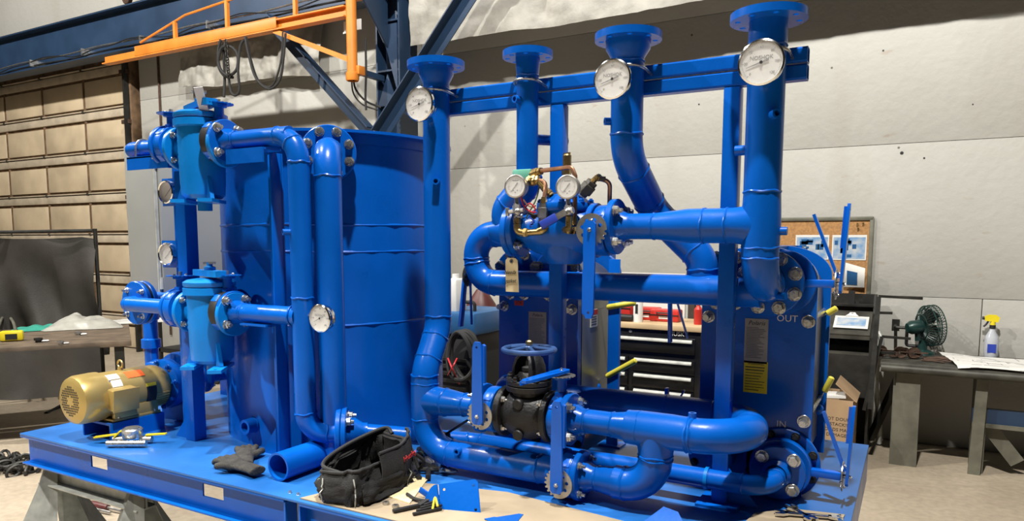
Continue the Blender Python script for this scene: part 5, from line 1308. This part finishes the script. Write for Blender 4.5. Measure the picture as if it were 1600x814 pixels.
part(MB().disc((gx, YB, hz-.004), Z, .019, .018, 16, .003), 'wheel_hub', 'wheel_blue', hw)
part(MB().lathe([(.013, .255), (.013, .266), (.008, .27), (0, .27)], (gx, YB, ZA), Z, 6), 'nut', 'brass', t)
xv4 = gx+.130
butterfly('butterfly valve right of the black globe valve with a level lever', (xv4, YB, ZA), X, Z, .082, .150, Vector((-.25, -1, -.05)), .20, npr=.05, mt='blue', up=X)
# outlet spool with tee and return bend
xo = xv4+.024
t = thing('pipe_spool', 'blue lower header with tee and wide return bend to the rear', 'pipe', (-.7, YB, ZA))
flange(t, (xo, YB, ZA), X, .093, .024, 4, True, hub=(.05, .055, .042), rb=.074, me=BOLT)
xa_, xb_ = PY(958, 656, YB).x, PY(1000, 662, YB).x
run(t, [(xo+.065, YB, ZA), (xa_, YB, ZA)], .042, .1); bead(t, (xo+.075, YB, ZA), X, .042)
RH = .0572
rd = part(MB().lathe([(.042, 0), (.044, .01), (RH*.97, xb_-xa_-.01), (RH, xb_-xa_)], (xa_, YB, ZA), X, 30), 'reducer', 'blue', t); bead(rd, (xa_, YB, ZA), X, .042); bead(rd, (xb_, YB, ZA), X, RH)
xU = -.605; YR = 2.585
run(t, [(xb_, YB, ZA), (xU, YB, ZA)], RH, .1)
bead(t, (xU-.01, YB, ZA), X, RH, .004)
AR = [Vector((xU, (YB+YR)/2, ZA))+Vector((math.sin(a_)*.1525, -math.cos(a_)*.1525, 0)) for a_ in [PI*k/22 for k in range(23)]]
e = part(MB().tube(AR, RH, 30), 'return_bend', 'blue', t); bead(e, AR[0], X, RH, .004); bead(e, AR[-1], X, RH); bead(e, AR[11], AR[12]-AR[11], RH, .0015)
coupling(t, (xU+.0, YB, ZA+.052), Z, .013, .022)
xT = -.725
saddle(t, (xT, YB, ZA), -Z, X, RH, .10)
part(MB().lathe([(RH, -.1), (RH*1.04, -.05), (RH*1.04, .05), (RH, .1)], (xT, YB, ZA), X, 30), 'tee_body', 'blue', t); bead(t, (xT, YB, ZA-.085), Z, RH)
run(t, [(xT, YB, ZA-.08), (xT, YB, ZB), (xT-.14, YB, ZB)], RH, .105)
xq = xT-.105
rd = part(MB().lathe([(RH, 0), (RH*.93, .03), (.047, .08), (.043, .10), (.043, .125)], (xq, YB, ZB), -X, 30), 'reducer', 'blue', t); bead(rd, (xq, YB, ZB), X, RH); bead(rd, (xq-.10, YB, ZB), X, .043)
run(t, [(xU, YR, ZA), (-1.50, YR, ZA), (-1.50, YR+.10, ZA)], .056, .085)
bead(t, (PY(1042, 638, YR).x, YR, ZA), X, .056)
flange(t, (xby+.026, YB, ZB), X, .090, .022, 4, True, hub=(.045, .055, .043), rb=.072, me=BOLT_S)
butterfly('butterfly valve on the lowest bypass pipe with its lever upright', (xby+.002, YB, ZB), X, -Y_, .082, .115, Z, .29, npr=.052, mt='blue', up=Vector((-.7, 0, -.7)))
# supply line from the tank side to the right exchanger
t = thing('pipe_spool', 'long low blue supply pipe from the discharge flange to the right exchanger', 'pipe', (-1.5, 2.45, ZB))
flange(t, fl0+dd*.002, dd, .100, .020, 4, True, hub=(.08, .06, .036), rb=.078, me=BOLT)
YS = 2.455; zs_ = .93
k_ = (YS-fl0.y)/dd.y
c1 = Vector((fl0.x+dd.x*k_, YS, zs_)); s0 = fl0+dd*.07; s0.z = zb
xin = -.385
run(t, [s0, c1, (xin, YS, zs_), (xin, YS+.17, zs_+.012)], .0345, [.10, .09])
flange(t, (xin, YS+.165, zs_+.012), -Y_, .095, .022, 4, True, hub=(.03, .05, .036), rb=.075, me=BOLT_HX)
part(MB().disc((-.60, YS, zs_), X, .040, .012, 24), 'sleeve', 'blue_light', t)
# ================================================================== plate heat exchangers
def exchanger(label, x0, x1, ztop, nozzles, nb, guard):
    xc = (x0+x1)/2; hw_ = (x1-x0)/2; y0 = 2.715
    t = thing('heat_exchanger', label, 'heat exchanger', (xc, y0+.4, ZD), 'plate heat exchangers')
    def outline(hw2, zt, zb): return [(-hw2, zb), (hw2, zb)]+[(hw2*math.cos(a_), zt-.12+.12*math.sin(a_)) for a_ in [PI*k/24 for k in range(25)]]
    part(MB().plate(outline(hw_, ztop, ZD+.035), [], .035, (xc, y0+.035, 0), X, Z), 'front_plate', 'blue', t)
    part(MB().plate(outline(hw_, ztop, ZD+.035), [], .03, (xc, y0+.50, 0), X, Z), 'pressure_plate', 'blue', t)
    part(MB().plate(outline(hw_*.86, ztop-.05, ZD+.11), [], .40, (xc, y0+.452, 0), X, Z), 'plate_pack', 'hx_grey', t)
    part(MB().bx(xc-.03, xc+.03, y0+.03, y0+.75, ztop-.045, ztop+.0), 'carrying_bar', 'blue', t)
    part(MB().bx(xc-.05, xc+.05, y0+.73, y0+.78, ZD, ztop), 'end_post', 'blue', t)
    for s in (-1, 1):
        part(MB().bx(xc+s*(hw_-.06)-.04, xc+s*(hw_-.06)+.04, y0-.03, y0+.06, ZD, ZD+.012), 'foot', 'blue', t)
        part(MB().bx(xc+s*(hw_-.06)-.04, xc+s*(hw_-.06)+.04, y0-.008, y0+.004, ZD, ZD+.09), 'foot_bracket', 'blue', t)
        inst(BOLT_S, 'bolt', t, (xc+s*(hw_-.06), y0-.008, ZD+.05), -Y_)
        for z in (1.47, 1.11):
            part(MB().tube([(xc+s*(hw_-.026), y0-.05, z), (xc+s*(hw_-.026), y0+.56, z)], .012, 10), 'tie_rod', 'zinc', t)
            inst(BOLT_HX, 'nut', t, (xc+s*(hw_-.026), y0, z), -Y_)
    if guard: part(MB().bx(x1-.012, x1+.002, y0+.04, y0+.46, ZD+.08, ztop-.13), 'splash_guard', 'stainless', t)
    for cx_, cz_ in nozzles:
        n_ = part(MB().disc((cx_, y0, cz_), -Y_, (.130 if cz_ < 1.2 else .112), .016, 36, .004), 'port_pad', 'blue', t)
        for k in range(8):
            a_ = k*PI/4+PI/8
            if (cx_, cz_) not in nb: inst(BOLT_DK if cz_ < 1.2 else BOLT_HX, 'bolt', n_, (cx_+(.112 if cz_ < 1.2 else .092)*math.cos(a_), y0-.016, cz_+(.112 if cz_ < 1.2 else .092)*math.sin(a_)), -Y_)
        part(MB().tube([(cx_, y0, cz_), (cx_, y0-.075, cz_)], .05, 20), 'port', 'blue', n_)
    return t, xc, y0
xA0, xA1 = PY(1097, 480, 2.715).x, PY(1277, 470, 2.715).x
t, xc2, y2 = exchanger('right plate heat exchanger with yellow warning label behind the rightmost riser', xA0, xA1, 1.735, [(-.405, 1.609), (-.605, 1.609), (xin, .95), (-.60, .95)], [(-.405, 1.609)], False)
def pq(px_, py_): return PY(px_, py_, y2-.001)
a, b = pq(1162, 566), pq(1201, 499)
np_ = part(MB().bx(a.x, b.x, y2-.002, y2, a.z, b.z), 'nameplate', 'nameplate', t, label='grey metal nameplate with fine print')
text(t, 'Polaris', .022, ((a.x+b.x)/2, y2-.0024, b.z-.016), X, Z, 'ink', shear=.3)
bb = MB()
for k in range(20):
    z = b.z-.034-k*.0058; bb.bx(a.x+.006, b.x-.006-random.random()*.03, y2-.0028, y2-.0019, z, z+.0022)
part(bb, 'fine_print', 'hx_grey', t)
a, b = pq(1161, 612), pq(1200, 566)
part(MB().bx(a.x, b.x, y2-.002, y2, a.z, b.z), 'warning_label', 'yellow', t, label='yellow warning label')
text(t, 'WARNING', .012, ((a.x+b.x)/2, y2-.0024, b.z-.010), X, Z, 'ink')
bb = MB()
for k in range(9):
    z = b.z-.024-k*.0105; bb.bx(a.x+.006, b.x-.006-random.random()*.025, y2-.0028, y2-.0019, z, z+.0032 if k < 2 else z+.002)
part(bb, 'fine_print', 'ink', t)
text(t, 'OUT', .034, pq(1230, 498)+Y_*-.001, X, Z, 'white'); text(t, 'IN', .034, pq(1221, 663)+Y_*-.001, X, Z, 'white')
xB0, xB1 = PY(780, 500, 2.715).x, PY(903, 500, 2.715).x
t, xc1, y1_ = exchanger('left plate heat exchanger behind the globe valve handwheel', xB0, xB1, 1.72, [(xB0+.10, 1.609), (xB1-.09, 1.609), (xB0+.10, .95), (xB1-.09, .95)], [], True)
a, b = PY(826, 540, y1_), PY(854, 488, y1_)
part(MB().bx(a.x, b.x, y1_-.002, y1_, a.z, b.z), 'nameplate', 'nameplate', t, label='grey metal nameplate with fine print')
text(t, 'Polaris', .018, ((a.x+b.x)/2, y1_-.0024, b.z-.014), X, Z, 'ink', shear=.3)
bb = MB()
for k in range(18):
    z = b.z-.030-k*.006; bb.bx(a.x+.005, b.x-.005-random.random()*.02, y1_-.0028, y1_-.0019, z, z+.0022)
part(bb, 'fine_print', 'hx_grey', t)
a, b = PY(804, 477, y1_), PY(818, 467, y1_); part(MB().bx(a.x, b.x, y1_-.002, y1_, a.z, b.z), 'port_label', 'red', t); text(t, 'IN', .026, ((a.x+b.x)/2, y1_-.0024, (a.z+b.z)/2), X, Z, 'maroon')
# caution sticker on the steel guard of the left exchanger
a = PX(928, 497, xB1+.004); part(MB().box(a, (.002, .075, .075)), 'caution_label', 'white', t); part(MB().box(a+Vector((.0005, 0, .026)), (.002, .075, .022)), 'caution_band', 'red', t)
bb = MB()
for k in range(4): bb.box(a+Vector((.001, 0, .006-.011*k)), (.0015, .058, .004))
part(bb, 'fine_print', 'ink', t)
# valves at the side ports of the right exchanger (stems toward the right)
def side_valve(label, c, sgn, hdl, L_, second=None):
    """butterfly valve clamped at a port, stem pointing sideways"""
    c = Vector(c); t = thing('butterfly_valve', label, 'valve', c, 'butterfly valves'); st = X*sgn
    part(MB().lathe([(.055, -.019), (.104, -.019), (.106, -.014), (.106, .014), (.104, .019), (.055, .019)], c, Y_, 32, True), 'body', 'blue', t)
    part(MB().box(c+st*.145, (.11, .032, .026), X, Y_, bev=.003), 'neck', 'blue_handle', t)
    notch_plate(t, c+st*.203, st, -Z, .052); part(MB().lathe([(.008, .2), (.008, .225), (0, .225)], c, st, 8), 'stem', 'steel', t)
    for q in (-1, 1): inst(BOLT_T, 'bolt', t, c+st*.206+Z*(q*.036), st); inst(BOLT_T, 'bolt', t, c+st*.202+Z*(q*.03)+Y_*.02, -st)
    lever(t, c+st*.215, st, hdl, L_)
    if second: part(MB().bar(c+st*.21+Z*.02, c+st*.21+Z*.02+Vector(second), .010, .022, Y_), 'latch_lever', 'blue_handle', t)
    return t
side_valve('butterfly valve at the upper right exchanger port with lever upright', (x4+.0, 2.656, 1.609), 1, Vector((.05, 0, 1)), .27, (-.085, .0, .215))
side_valve('butterfly valve at the lower right exchanger port with lever upright', (xin, 2.665, .945), 1, Vector((.04, 0, 1)), .25, (-.075, .0, .2))
# handles of the valves between the exchangers
for px_, y0_, y1__, lab in ((1047, 470, 535, 'blue valve lever hanging down between the exchangers'), (1042, 640, 606, 'blue valve lever tip standing up above the rear pipe')):
    a, b = PY(px_, y0_, 2.68), PY(px_, y1__, 2.68); t = thing('valve_lever', lab, 'lever', a)
    part(MB().bar(a, b, .012, .026, Y_, bev=.002), 'bar', 'blue_handle', t); part(MB().bar(a+X*.02+Y_*.02, b+X*.06+Y_*.03-(b-a)*.1, .006, .010, Y_), 'latch', 'blue_handle', t)
    part(MB().tube([a, a+X*.10], .012, 10), 'stem', 'blue', t)
t = thing('valve_lever', 'blue valve lever with latch hanging down left of the left exchanger', 'lever', PY(725, 430, 2.66))
a, b = PY(727, 430, 2.66), PY(720, 510, 2.66); part(MB().bar(a, b, .012, .030, Y_, bev=.002), 'bar', 'blue_handle', t); part(MB().bar(a+X*.025, PY(737, 507, 2.66), .006, .010, Y_), 'latch', 'blue_handle', t)
part(MB().tube([a, PY(745, 432, 2.67)], .02, 12), 'neck', 'blue', t); notch_plate(t, a+X*.02, -X, -Z, .05, 'bench_steel')
# yellow gripped ball valves behind
for a_, b_, yy, lab in (((949, 480), (993, 473), 2.95, 'upper yellow grip lever beside the left exchanger'), ((948, 588), (994, 563), 2.95, 'lower yellow grip lever beside the left exchanger'), ((1292, 490), (1308, 481), 3.15, 'upper yellow grip lever at the right edge of the right exchanger'), ((1288, 612), (1300, 589), 3.15, 'lower yellow grip lever at the right edge of the right exchanger')):
    a, b = PY(*a_, yy), PY(*b_, yy); d = (b-a).normalized(); t = thing('drain_valve', lab, 'lever', a, 'yellow grip levers')
    part(MB().tube([a, a+(b-a)*.06, b-d*.004, b], [.010, .0125, .0125, .008], 12), 'grip', 'yellow_grip', t); part(MB().bar(a+d*.01, a-d*.07, .004, .018, Y_), 'tang', 'steel', t)
    part(MB().sphere(a-d*.06+Z*-.02, .024), 'valve_body', 'blue', t); part(MB().tube([a-d*.06+Z*-.02, a-d*.06+Vector((-.12, 0, -.02))], .015, 10), 'nipple', 'blue', t)
t = thing('support_angle', 'blue upright angle between the left exchanger and the tool chest', 'support', PY(952, 640, 2.95))
a, b = PY(955, 640, 2.95), PY(957, 405, 2.95); part(MB().bx(a.x-.022, a.x+.03, 2.95, 2.956, ZD, b.z, bev=.001), 'leg', 'blue', t); part(MB().bx(a.x-.022, a.x-.016, 2.956, 3.0, ZD, b.z), 'leg', 'blue', t); part(MB().bx(a.x-.05, a.x+.05, 2.93, 3.01, ZD, ZD+.008), 'base_plate', 'blue', t)
t = thing('junction_box', 'small grey box under the regulating valve lever', 'box', PY(892, 408, 2.56))
c = PY(890, 407, 2.62); part(MB().box(c, (.06, .05, .04), bev=.004), 'body', 'bench_steel', t); part(MB().bar(c+Vector((-.02, 0, .02)), c+Vector((.03, 0, .035)), .01, .008), 'strap', 'black', t)

# ================================================================== loose things on the deck
# motor-side clamp assembly with yellow levers
c = PZ(208, 693, ZD)
t = thing('meter_valve_set', 'round metal meter with two yellow ball valve levers on the deck', 'valve set', c)
part(MB().lathe([(0, .03), (.042, .03), (.044, .034), (.044, .066), (.038, .072), (0, .072)], c, Z, 24), 'meter', 'zinc', t)
part(MB().disc(c+Z*.072, Z, .030, .004, 20), 'meter_cap', 'steel', t)
d = Vector((.85, .5, 0)).normalized()
for s in (-1, 1):
    part(MB().tube([c+d*(s*.035)+Z*.02, c+d*(s*.085)+Z*.02], .016, 12), 'valve_body', 'steel', t)
part(MB().tube([c-d*.09+Vector((.04, -.05, .018)), c+d*.08+Vector((.04, -.05, .018))], .015, 12), 'hose_end', 'zinc', t)
part(MB().bar(c-d*.06+Z*.045, c-d*.17+Z*.03, .022, .006), 'lever', 'yellow', t); part(MB().bar(c-d*.05+Z*.06, c-d*.08+Z*.03, .03, .006), 'lever', 'yellow', t)
part(MB().bar(c+d*.06+Z*.04, c+d*.15+Z*.045, .018, .006), 'lever', 'yellow', t)
# gloves
def glove(label, c, ang, flip, h=0):
    c = Vector(c); R_ = Matrix.Rotation(ang, 3, 'Z')
    def P(x, y, z): return c+R_ @ Vector((x, y*flip, z+h))
    b = MB()
    b.tube([P(-.13, 0, .022), P(-.10, 0, .024), P(-.03, 0, .022), P(.03, 0, .022), P(.06, 0, .018)], [.036, .034, .034, .042, .036], 14, ell=.5)
    for i, (y, L_) in enumerate(((-.03, .055), (-.010, .07), (.010, .066), (.029, .05))):
        b.tube(cat([P(.04, y, .022), P(.06+L_*.3, y*1.15, .030), P(.06+L_*.8, y*1.3, .028), P(.06+L_, y*1.3, .012)], 4), [.012]*12+[.008], 8)
    b.tube(cat([P(.0, -.03, .02), P(.03, -.058, .028), P(.06, -.066, .02)], 4), [.014]*8+[.009], 8)
    o = single(b, 'work_glove', 'glove', label, 'glove', c, 'pair of work gloves')
    md = o.modifiers.new('join', 'REMESH'); md.mode = 'VOXEL'; md.voxel_size = .005; md.use_smooth_shade = True
    return o
glove('crumpled dark work glove with fingers up beside the pipe offcut', PZ(384, 720, ZD), 2.4, 1)
glove('dark work glove with its cuff toward the pipe offcut', PZ(374, 737, ZD)+Z*.0, 3.0, -1, .006)
# pipe offcut
a = PZ(435, 752, ZD); b = PZ(500, 728, ZD); a.z = b.z = ZD+.056; d = (b-a).normalized(); b = a+d*.34
t = thing('pipe_offcut', 'short open length of blue pipe lying beside the tool bag', 'pipe', a)
part(MB().lathe([(.055, 0), (.055, .34), (.047, .34), (.047, 0)], a, d, 32, True), 'tube', 'blue', t)
# tool bag
BC = Vector((-1.705, 1.965, ZD)); bu = Vector((.0, 1, 0)); bv = Vector((-1, .0, 0))
t = thing('tool_bag', 'open black fabric tool bag with grey piping slumped on the deck', 'bag', BC)
def bagp(a_, h, k=1.0):
    """slumped bag wall: angle round the bag, height 0..1"""
    ca, sa = math.cos(a_), math.sin(a_); e_ = .5
    x = math.copysign(abs(ca)**e_, ca); y = math.copysign(abs(sa)**e_, sa)
    bulge = 1+.10*math.sin(min(1, h)*PI)
    wx = (.170-.010*h)*k*bulge; wy = (.102-.010*h)*k*bulge
    # rim: high at the far end and on the right side, dipping toward the near end
    lift = .128+.026*ca+.014*math.sin(2*a_+.6)+.03*max(0, -sa)*max(0, ca)
    wob = .009*noise.noise(Vector((ca*2.3, sa*2.3, h*2.5)))+.008*noise.noise(Vector((ca*6, sa*6, h*6)))+.004*noise.noise(Vector((ca*15, sa*15, h*13)))
    return BC+bu*(x*wx+wob*ca*1.4)+bv*(y*wy+wob*sa*1.6+.012*h)+Z*(h*lift+.004)
b = MB(); n = 72; rings = []
for h in [0, .03, .10, .2, .3, .4, .5, .6, .7, .8, .9, .96, 1.0]:
    rings.append(b._ring([bagp(2*PI*j/n, h, .94 if h == 0 else 1.0) for j in range(n)]))
for h in [.97, .8, .6, .4, .25]:
    rings.append(b._ring([bagp(2*PI*j/n, h, .90) for j in range(n)]))
for r_, s_ in zip(rings, rings[1:]): b._bridge(r_, s_)
b.bm.faces.new(rings[0]); b.bm.faces.new(rings[-1])
part(b, 'body', 'fabric', t, True, 70)
part(MB().tube([bagp(2*PI*j/48, 1.0)+Z*.002 for j in range(49)], .0065, 8, cap=False), 'zipper_rim', 'rubber', t)
# raised mouth hoop folded back over the far right side
hoop = cat([bagp(PI*1.05, 1.0), bagp(PI*.8, 1.0)+Z*.026, bagp(PI*.5, 1.0)+Z*.034, bagp(.25, 1.0)+Z*.02, bagp(0, 1.0)+Z*.01], 6)
part(MB().tube(hoop, .007, 8), 'mouth_hoop', 'rubber', t)
def hoopsheet(u, v):
    p = hoop[min(len(hoop)-1, int(u*(len(hoop)-1)))]; a_ = PI*1.05*(1-u); q = bagp(a_, .93); return p+(q-p)*v
part(MB().grid(hoopsheet, 24, 5, .003), 'mouth_wall', 'fabric', t, True, 60)
def rflap(u, v):      # flap with lettering on the right side, leaning outward
    p = bagp(PI*1.90-u*1.35+.0, .96); return p+Z*(.045-.115*v)-bv*(.010+.022*math.sin(v*2.4))+bu*.012*(1-v)
part(MB().grid(rflap, 16, 10, .004), 'top_flap', 'fabric', t, True, 60)
part(MB().tube([rflap(i/12, 0) for i in range(13)], .006, 8), 'zipper', 'rubber', t)
fc_ = rflap(.70, .42); text(t, 'Husky', .030, fc_-bv*.012, bu+Z*.22, Z-bu*.22, 'red', depth=.001)
for a0_ in (PI*.93, PI*1.2, PI*1.62): part(MB().tube([bagp(a0_+.12*math.sin(h*3), h, 1.03) for h in [k/12 for k in range(0, 11)]], .0026, 6), 'piping', 'galv', t)
def flap(u, v): return bagp(-.45+u*.8, .10+v*.62, 1.06)
part(MB().grid(flap, 12, 10, .004), 'end_pocket', 'fabric', t, True, 60)
def pocket2(u, v): return bagp(PI*1.32+u*.8, .08+v*.55, 1.05)
part(MB().grid(pocket2, 12, 10, .004), 'side_pocket', 'fabric', t, True, 60)
part(MB().tube(cat([bagp(-.9, .9, 1.04), bagp(-.75, .5, 1.3), bagp(-.5, .25, 1.25), bagp(-.3, .5, 1.15)], 6), .007, 8), 'carry_strap', 'fabric', t)
for k in range(2):
    p = bagp(PI*.86+.03*k, .80, 1.03); part(MB().tube([p, p-Z*.04+bv*.002], .0025, 6), 'pouch_tool', ['tape_green', 'steel'][k], t)
# cardboard sheet under the tools
def card(label, pts, z, mt='cardboard_floor'):
    o = pts[0]; P0 = Vector((sum(p.x for p in pts)/len(pts), sum(p.y for p in pts)/len(pts), ZD+z))
    return single(MB().plate([(p.x-P0.x, p.y-P0.y) for p in pts], [], .004, P0, X, Y_), 'cardboard_sheet', mt, label, 'cardboard', P0, None, False)
card('wide flat cardboard sheet under the tools along the front of the deck', [Vector((-1.86, 1.785, 0)), Vector((-.62, 1.79, 0)), Vector((-.60, 2.13, 0)), Vector((-1.25, 2.20, 0)), Vector((-1.62, 2.12, 0)), Vector((-1.80, 1.95, 0))], .0012)
card('yellowish paper sheet beneath the grey pliers', [PZ(625, 735, ZD), PZ(668, 752, ZD), PZ(640, 790, ZD), PZ(595, 775, ZD)], .0055, 'manila')
card('cardboard sheet with tools at the right front corner of the deck', [Vector((-.50, 1.9, 0)), Vector((-.20, 1.95, 0)), PZ(1320, 806, ZD), PZ(1240, 797, ZD), PZ(1180, 803, ZD)], .0012)
# tools on the cardboard
CZ = ZD+.0056
def wrench(label, a, b, r, mt='steel', head='steel'):
    a = Vector(a); b = Vector(b); a.z = b.z = CZ+.010; d = (b-a).normalized(); s = Z.cross(d)
    t = thing('wrench', label, 'wrench', a)
    part(MB().bar(a, b, r*2, .008, Z, bev=.002), 'shank', mt, t)
    for p, q in ((a, -d), (b, d)):
        u_ = q; v_ = Z.cross(q)
        part(MB().plate([(-.012, -.010), (.006, -.020), (.030, -.018), (.030, -.008), (.014, -.006), (.014, .006), (.030, .008), (.030, .018), (.006, .020), (-.012, .010)], [], .008, p-Z*.004, u_, v_), 'jaw', head, t)
def plier(label, px_, py_, ang, mt, L_=.2):
    c = PZ(px_, py_, CZ); t = thing('pliers', label, 'pliers', c); R_ = Matrix.Rotation(ang, 3, 'Z')
    def P(x, y, z=.012): return c+R_ @ Vector((x, y, z))
    for s in (-1, 1):
        part(MB().tube(cat([P(0, 0), P(-.04, s*.018), P(-.10, s*.026), P(-L_*.8, s*.016)], 5), [.007]*6+[.010]*10, 8), 'handle', mt, t)
        part(MB().tube([P(0, 0), P(.03, s*.009), P(.065, s*.003)], [.010, .010, .004], 8), 'jaw', 'steel', t)
    part(MB().disc(P(0, 0, .004), Z, .013, .018, 12), 'pivot', 'steel', t)
plier('black handled pliers lying beside the tool bag', 655, 727, 2.3, 'black', .24)
plier('grey pliers with open jaws left of the blue bracket', 668, 722, -.6, 'dark_metal', .2)
plier('dark handled pliers pointing under the lower pipe', 690, 738, .2, 'rubber', .22)
c = PZ(642, 714, CZ); t = thing('screwdriver', 'screwdriver with black and green grip beside the tool bag', 'screwdriver', c)
a = c+Vector((.02, .06, .03)); d = Vector((.35, -.75, -.12)).normalized()
part(MB().lathe([(0, 0), (.012, .002), (.016, .015), (.014, .05), (.016, .085), (.010, .10), (0, .10)], a, d, 12), 'grip', 'black', t); part(MB().lathe([(.0165, .07), (.017, .082), (.0155, .084)], a, d, 12), 'grip_band', 'tape_green', t)
part(MB().tube([a+d*.1, a+d*.22], .0035, 8), 'shaft', 'steel', t)
wrench('chrome wrench lying under the lower pipe', PZ(660, 734, CZ), PZ(700, 737, CZ), .008)
t = thing('flat_bar', 'black pry bar on the cardboard in front of the bag', 'pry bar', PZ(615, 800, CZ))
a, b = PZ(614, 802, CZ)+Z*.008, PZ(655, 793, CZ)+Z*.008; part(MB().bar(a, b, .016, .010, Z, bev=.002), 'shank', 'black', t); part(MB().bar(b, b+(b-a).normalized()*.03+Z*.012, .02, .008), 'tip', 'black', t)
for x, y, lab in ((618, 793, 'steel hex nut on the cardboard in front of the bag'), (603, 788, 'second steel nut close to the bag corner')):
    c = PZ(x, y, CZ); single(MB().lathe([(.006, 0), (.012, 0), (.012, .010), (.006, .010)], c, Z, 6, True), 'hex_nut', 'steel', lab, 'nut', c, 'loose nuts on the cardboard')
for k in range(4):
    a = PZ(645+k*6, 806-k*3, CZ)+Z*(.006+.004*k); b = PZ(690+k*3, 797-k*4, CZ)+Z*(.006+.004*k)
    single(MB().bar(a, b, .012, .009, Z, bev=.002), 'hex_key', 'iron', ['lowest black hex key in the bundle left of the blue bracket', 'second black hex key from below in the bundle', 'third black hex key from below in the bundle', 'topmost black hex key in the bundle'][k], 'hex key', a, 'bundle of hex keys')
hose('yellow and black wire standing in the hex key bundle', [PZ(676, 800, CZ)+Z*.01, PZ(680, 795, CZ)+Z*.04, PZ(684, 800, CZ)+Z*.02], .004, 'short_wire', 'yellow', None)
hose('black rubber strap curled behind the blue bracket', [PZ(636, 776, CZ)+Z*.01, PZ(650, 784, CZ)+Z*.01, PZ(672, 786, CZ)+Z*.01, PZ(690, 780, CZ)+Z*.015], .006, 'rubber_strap', 'rubber', None)
# bent blue bracket
B0 = PZ(682, 814, CZ); B0.z = CZ
t = thing('bent_bracket', 'bent blue sheet metal bracket with corner holes on the cardboard', 'bracket', B0)
p00, p10, p11, p01 = PY(690, 816, 1.93), PY(752, 808, 1.98), PY(748, 752, 2.02), PY(684, 757, 1.97)
u_ = (p10-p00); v_ = (p01-p00); L1, L2 = u_.length, v_.length; un = u_.normalized(); vn = (v_-un*v_.dot(un)).normalized()
part(MB().plate([(0, 0), (L1, 0), (L1, L2-.01), (L1-.01, L2), (0, L2)], [circ(.005, 10, (.018, .022)), circ(.005, 10, (L1-.016, .026)), circ(.005, 10, (.018, L2-.020)), circ(.005, 10, (L1-.016, L2-.02))], .004, p00, un, vn), 'front_face', 'blue', t)
bk = Vector((-.75, .35, -.15)); q0, q1 = p00, p01
nn = vn.cross(bk).normalized()
b = MB()
def side(u, v):
    return p00+(p01-p00)*(v*(1-.62*u**1.6))+Vector((-.085*u, .03*u, 0))
part(MB().grid(side, 10, 6, .004), 'side_face', 'blue', t)
part(MB().box(PY(665, 771, 2.0), (.055, .006, .022), Vector((.9, .1, -.45)), Y_, bev=.002), 'tab', 'blue_handle', t)
t = thing('bent_bracket', 'second blue bracket corner lying right of the bent bracket', 'bracket', PZ(775, 805, CZ))
part(MB().plate([(0, 0), (.10, -.02), (.13, .035), (.115, .035)], [], .004, PZ(757, 812, CZ)+Z*.002, Vector((1, .1, .0)).normalized(), Vector((0, .5, .86)).normalized()), 'face', 'blue', t)
part(MB().plate([(0, 0), (.10, 0), (.115, .03), (.02, .03)], [], .004, PZ(757, 812, CZ), X, Y_), 'foot', 'blue', t)
t = thing('bent_bracket', 'blue plate corner at the bottom edge below the bypass elbow', 'bracket', PZ(1025, 812, CZ))
part(MB().plate([(0, 0), (.16, -.02), (.10, .06), (.05, .07)], [], .005, PZ(1005, 818, CZ)+Z*.003, Vector((1, 0, 0)), Vector((0, .8, .6))), 'face', 'blue', t)
part(MB().bx(PZ(1005, 818, CZ).x, PZ(1005, 818, CZ).x+.14, PZ(1005, 818, CZ).y, PZ(1005, 818, CZ).y+.04, CZ, CZ+.004), 'foot', 'blue', t)
# black clamp block on the supply pipe
t = thing('pipe_clamp_tool', 'black clamp tool standing beside the left riser foot', 'clamp', PZ(700, 712, ZD))
a = PY(696, 690, 2.34); part(MB().box(a, (.035, .03, .075), bev=.006), 'body', 'black', t); part(MB().tube([a+Z*.03, PY(730, 657, 2.26)], .005, 8), 'rod', 'black', t)
part(MB().lathe([(.02, 0), (.02, .09), (0, .09)], Vector((a.x, a.y, ZD)), Z, 12), 'base', 'black', t)
# tools at the right front corner
wrench('chrome combination wrench at the right front corner of the deck', PZ(1225, 806, CZ), PZ(1300, 812, CZ), .009, 'chrome', 'chrome')
wrench('second chrome wrench crossing at the right front corner', PZ(1240, 799, CZ), PZ(1262, 812, CZ), .008, 'chrome', 'chrome')
